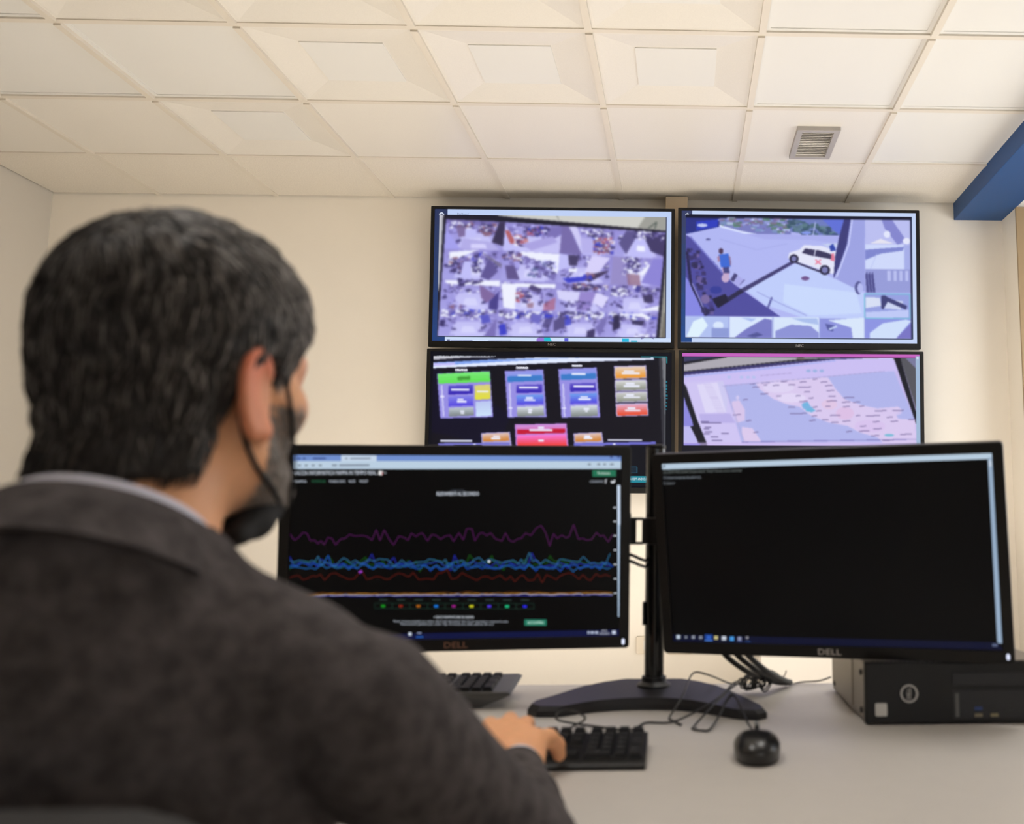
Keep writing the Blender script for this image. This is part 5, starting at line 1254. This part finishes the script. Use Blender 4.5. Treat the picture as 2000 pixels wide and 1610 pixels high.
def strands(name, n, region, base_f, dirf, length, radius, colourf, parent, seed, off=.0, org=(0, -.02, .05)):
    """short tapered hairs rooted on a surface; one mesh"""
    r = np.random.RandomState(seed)
    v = r.normal(size=(n*6, 3)); v /= np.linalg.norm(v, axis=1)[:, None]
    org = np.array(org, np.float32)
    t = np.full(len(v), .02, np.float32)
    for _ in range(60): t = np.clip(t-.6*base_f(org+v.astype(np.float32)*t[:, None]), 0, .2)
    q = org+v*t[:, None]
    keep = region(q); q, v = q[keep][:n], v[keep][:n]
    e = 1e-3; nrm = np.stack([base_f((q+np.eye(3)[k]*e).astype(np.float32))-base_f((q-np.eye(3)[k]*e).astype(np.float32)) for k in range(3)], -1); nrm /= np.linalg.norm(nrm, axis=1)[:, None]+1e-9
    SEG = 4; L = length(q)*r.uniform(.65, 1.25, len(q)); R = radius*r.uniform(.7, 1.3, len(q))
    clump = np.stack([vnoise(q, 90, 30+k) for k in range(3)], -1)
    jit = r.normal(size=q.shape)*.22+clump*.55
    pts = [q+nrm*off]; dcur = None
    for s in range(SEG):
        p0 = pts[-1]
        nn = np.stack([base_f((p0+np.eye(3)[k]*e).astype(np.float32))-base_f((p0-np.eye(3)[k]*e).astype(np.float32)) for k in range(3)], -1); nn /= np.linalg.norm(nn, axis=1)[:, None]+1e-9
        d = dirf(p0)+jit; d = d-(d*nn).sum(1)[:, None]*nn; d /= np.linalg.norm(d, axis=1)[:, None]+1e-9
        lift = (.30-.12*s)
        d = d+nn*lift; d /= np.linalg.norm(d, axis=1)[:, None]
        pts.append(p0+d*(L/SEG)[:, None])
    V = []; rad = [1, .95, .8, .55, .12]
    for s in range(SEG+1):
        d = pts[min(s+1, SEG)]-pts[max(s-1, 0)]; d /= np.linalg.norm(d, axis=1)[:, None]+1e-9
        u = np.cross(d, nrm); u /= np.linalg.norm(u, axis=1)[:, None]+1e-9; w = np.cross(u, d)
        for k in range(3):
            a = 2*math.pi*k/3; V.append(pts[s]+(u*math.cos(a)+w*math.sin(a))*(R*rad[s])[:, None])
    V = np.stack(V, 1); m = len(q); nv = V.shape[1]
    W3 = V.reshape(-1, 3)@HR.T.astype(float)+HC
    F = []
    for s in range(SEG):
        for k in range(3): F.append((s*3+k, s*3+(k+1) % 3, (s+1)*3+(k+1) % 3, (s+1)*3+k))
    F = (np.array(F)[None]+(np.arange(m)*nv)[:, None, None]).reshape(-1, 4)
    me = bpy.data.meshes.new(name); me.vertices.add(len(W3)); me.vertices.foreach_set('co', W3.astype(np.float32).ravel())
    me.loops.add(F.size); me.loops.foreach_set('vertex_index', F.astype(np.int32).ravel())
    me.polygons.add(len(F)); me.polygons.foreach_set('loop_start', np.arange(0, F.size, 4, dtype=np.int32)); me.polygons.foreach_set('loop_total', np.full(len(F), 4, np.int32))
    me.update(calc_edges=True); me.polygons.foreach_set('use_smooth', [True]*len(F))
    c = np.repeat(colourf(q, r), nv, 0); at = me.attributes.new('tint', 'FLOAT_COLOR', 'POINT')
    at.data.foreach_set('color', np.concatenate([c, np.ones((len(c), 1))], 1).astype(np.float32).ravel())
    me.materials.append(M_hair)
    o = link(bpy.data.objects.new(name, me), parent); o['kind'] = 'stuff'
    return o
def cap_local(q):
    return hair_outer(q.astype(np.float32))[0]
def comb(q):
    c = np.array([.0, -.045, .12]); d = q-c; d[:, 2] -= .05; d = d/np.linalg.norm(d, axis=1)[:, None]
    d[:, 1] += .55*ss(.04, .11, q[:, 2]); d[:, 2] -= .55*ss(.11, .06, q[:, 2]); d[:, 1] -= .25*ss(.0, .05, np.abs(q[:, 0]))*ss(.10, .03, q[:, 2])
    return d
def hcol(q, r):
    g = grey_amount(q); w = (r.uniform(0, 1, len(q)) < g*.9).astype(float)*r.uniform(.5, 1, len(q)); w = np.clip(w+.10*vnoise(q, 120, 12), 0, 1)[:, None]
    return (HD*(1-w)+HG*w)*r.uniform(.75, 1.25, (len(q), 1))
strands('hair_strands', 14000, lambda q: (hair_line(q) > .004), cap_local, comb, lambda q: .022+.012*ss(.0, .10, q[:, 2]), .0009, hcol, hair, 1, -.0005)
# ---- beard
def face_local(q): return head_sdf(q.astype(np.float32))
def beard_reg(q):
    y, z, x = q[:, 1], q[:, 2], np.abs(q[:, 0])
    side = (y > .018) & (y < .055) & (z < -.018) & (z > -.11)
    chin = (y > .05) & (z < -.066) & (z > -.112) | (y > .08) & (z < -.04) & (z > -.052)
    return side | chin
def bcol(q, r):
    w = np.clip(.6*ss(.03, .08, q[:, 1])+.35+.3*r.uniform(-1, 1, len(q)), 0, 1)[:, None]
    return (HB*1.4*(1-w)+HG*1.7*w)
strands('beard', 4500, beard_reg, face_local, lambda q: np.tile(np.array([0, .35, -1.0]), (len(q), 1)), lambda q: .007+.014*ss(.05, .09, q[:, 1])*ss(-.06, -.08, q[:, 2]), .0007, bcol, man, 2, -.0005, (0, .03, -.05))

# ---- face mask pulled under the chin, with loops round the ears
M_mask = mat('mask_fabric', rgb(17, 16, 16), .85)
def mask_sdf(p):
    q = hl(p); d = np.full(len(p), 9.0, np.float32)
    A_, B_ = (.026, .066, -.102), (.046, .014, -.127)
    for s in (-1, 1):
        c = cap(q, (s*A_[0], A_[1], A_[2]), (s*B_[0], B_[1], B_[2]), .012, .004); d = smin(d, c, .02)
    d = smin(d, cap(q, (-.024, .072, -.102), (.024, .072, -.102), .011), .02)
    d = smin(d, cap(q, (-.045, .017, -.128), (.045, .017, -.128), .006), .015)
    d = smin(d, cap(q, (-.036, .045, -.118), (.036, .045, -.118), .009), .03)
    return smax(d, q[:, 2]+.094, .004)
mk = sdf_obj('face_mask', mask_sdf, (-.12, -.06, CZ-.12), (.14, .18, CZ+.06), .003, M_mask, man, None, 2)
for s in (1, -1):
    MB().tube([tuple(hw(q)) for q in spline([(s*.080, .008, .024), (s*.084, -.006, .027), (s*.0870, -.024, .014), (s*.0865, -.032, -.010), (s*.080, -.024, -.040), (s*.072, .000, -.068), (s*.059, .036, -.088), (s*.044, .062, -.100)], 6)], .0021, 8).build('ear_loop', M_mask, mk, smooth=True)
    MB().tube([tuple(hw(q)) for q in spline([(s*.079, .008, .018), (s*.0775, .022, .004), (s*.0735, .036, -.020), (s*.0665, .050, -.050), (s*.054, .066, -.080), (s*.040, .080, -.102)], 6)], .0019, 8).build('ear_loop', M_mask, mk, smooth=True)

# ------------------------------------------------------------------ office chair
ch = empty('office_chair', (-.44, .74, 0), label='black office chair the man sits on, its back edge at the lower left', cat='chair')
bp = MB(); N = 24
bw, bh0, bh1 = .205, CZ-.60, CZ-.152
outline = rrect(2*bw, bh1-bh0, .075, 6, 0, (bh0+bh1)/2)
fr = [(x, -.225+.16*(x*x)/.05*.45, z) for x, z in outline]; bk = [(x*.97, -.265+.16*(x*x)/.05*.45, (z-(bh0+bh1)/2)*.98+(bh0+bh1)/2) for x, z in outline]
n = len(outline)
bp.add(fr+bk+[(0, -.225, (bh0+bh1)/2), (0, -.272, (bh0+bh1)/2)], [(k, (k+1) % n, n+(k+1) % n, n+k) for k in range(n)]+[(2*n, (k+1) % n, k) for k in range(n)]+[(2*n+1, n+k, n+(k+1) % n) for k in range(n)])
bp.build('backrest', mat('chair_fabric', rgb(26, 23, 22), .75), ch, bevel=.008, seg=3)
MB().prism(rrect(.48, .46, .08, 6, 0, .03), CZ-.665, CZ-.60).build('seat', mat('chair_fabric', rgb(26, 23, 22), .75), ch, bevel=.012, seg=3)
MB().tube([(0, -.262, CZ-.45), (0, -.29, CZ-.60), (0, -.15, CZ-.69), (0, 0, CZ-.69)], .022, 12).build('back_post', M_blk, ch, smooth=True)
MB().cyl((0, .03, .10), (0, .03, CZ-.665), .027).build('gas_column', M_blk_gl, ch, smooth=True)
for k in range(5):
    a = 2*math.pi*k/5+.3; ca, sa = math.cos(a), math.sin(a)
    sp = MB().tube([(0, .03, .115), (.16*ca, .03+.16*sa, .10), (.28*ca, .03+.28*sa, .075)], .022, 10, [.028, .022, .016]).build('spoke', M_blk, ch, smooth=True)
    w = MB(); px, py = .28*ca, .03+.28*sa
    w.cyl((px-.022*sa, py+.022*ca, .027), (px-.008*sa, py+.008*ca, .027), .027, n=18); w.cyl((px+.008*sa, py-.008*ca, .027), (px+.022*sa, py-.022*ca, .027), .027, n=18); w.cyl((px, py, .03), (px, py, .075), .008, n=10)
    w.build('caster', M_blk, sp, smooth=True)
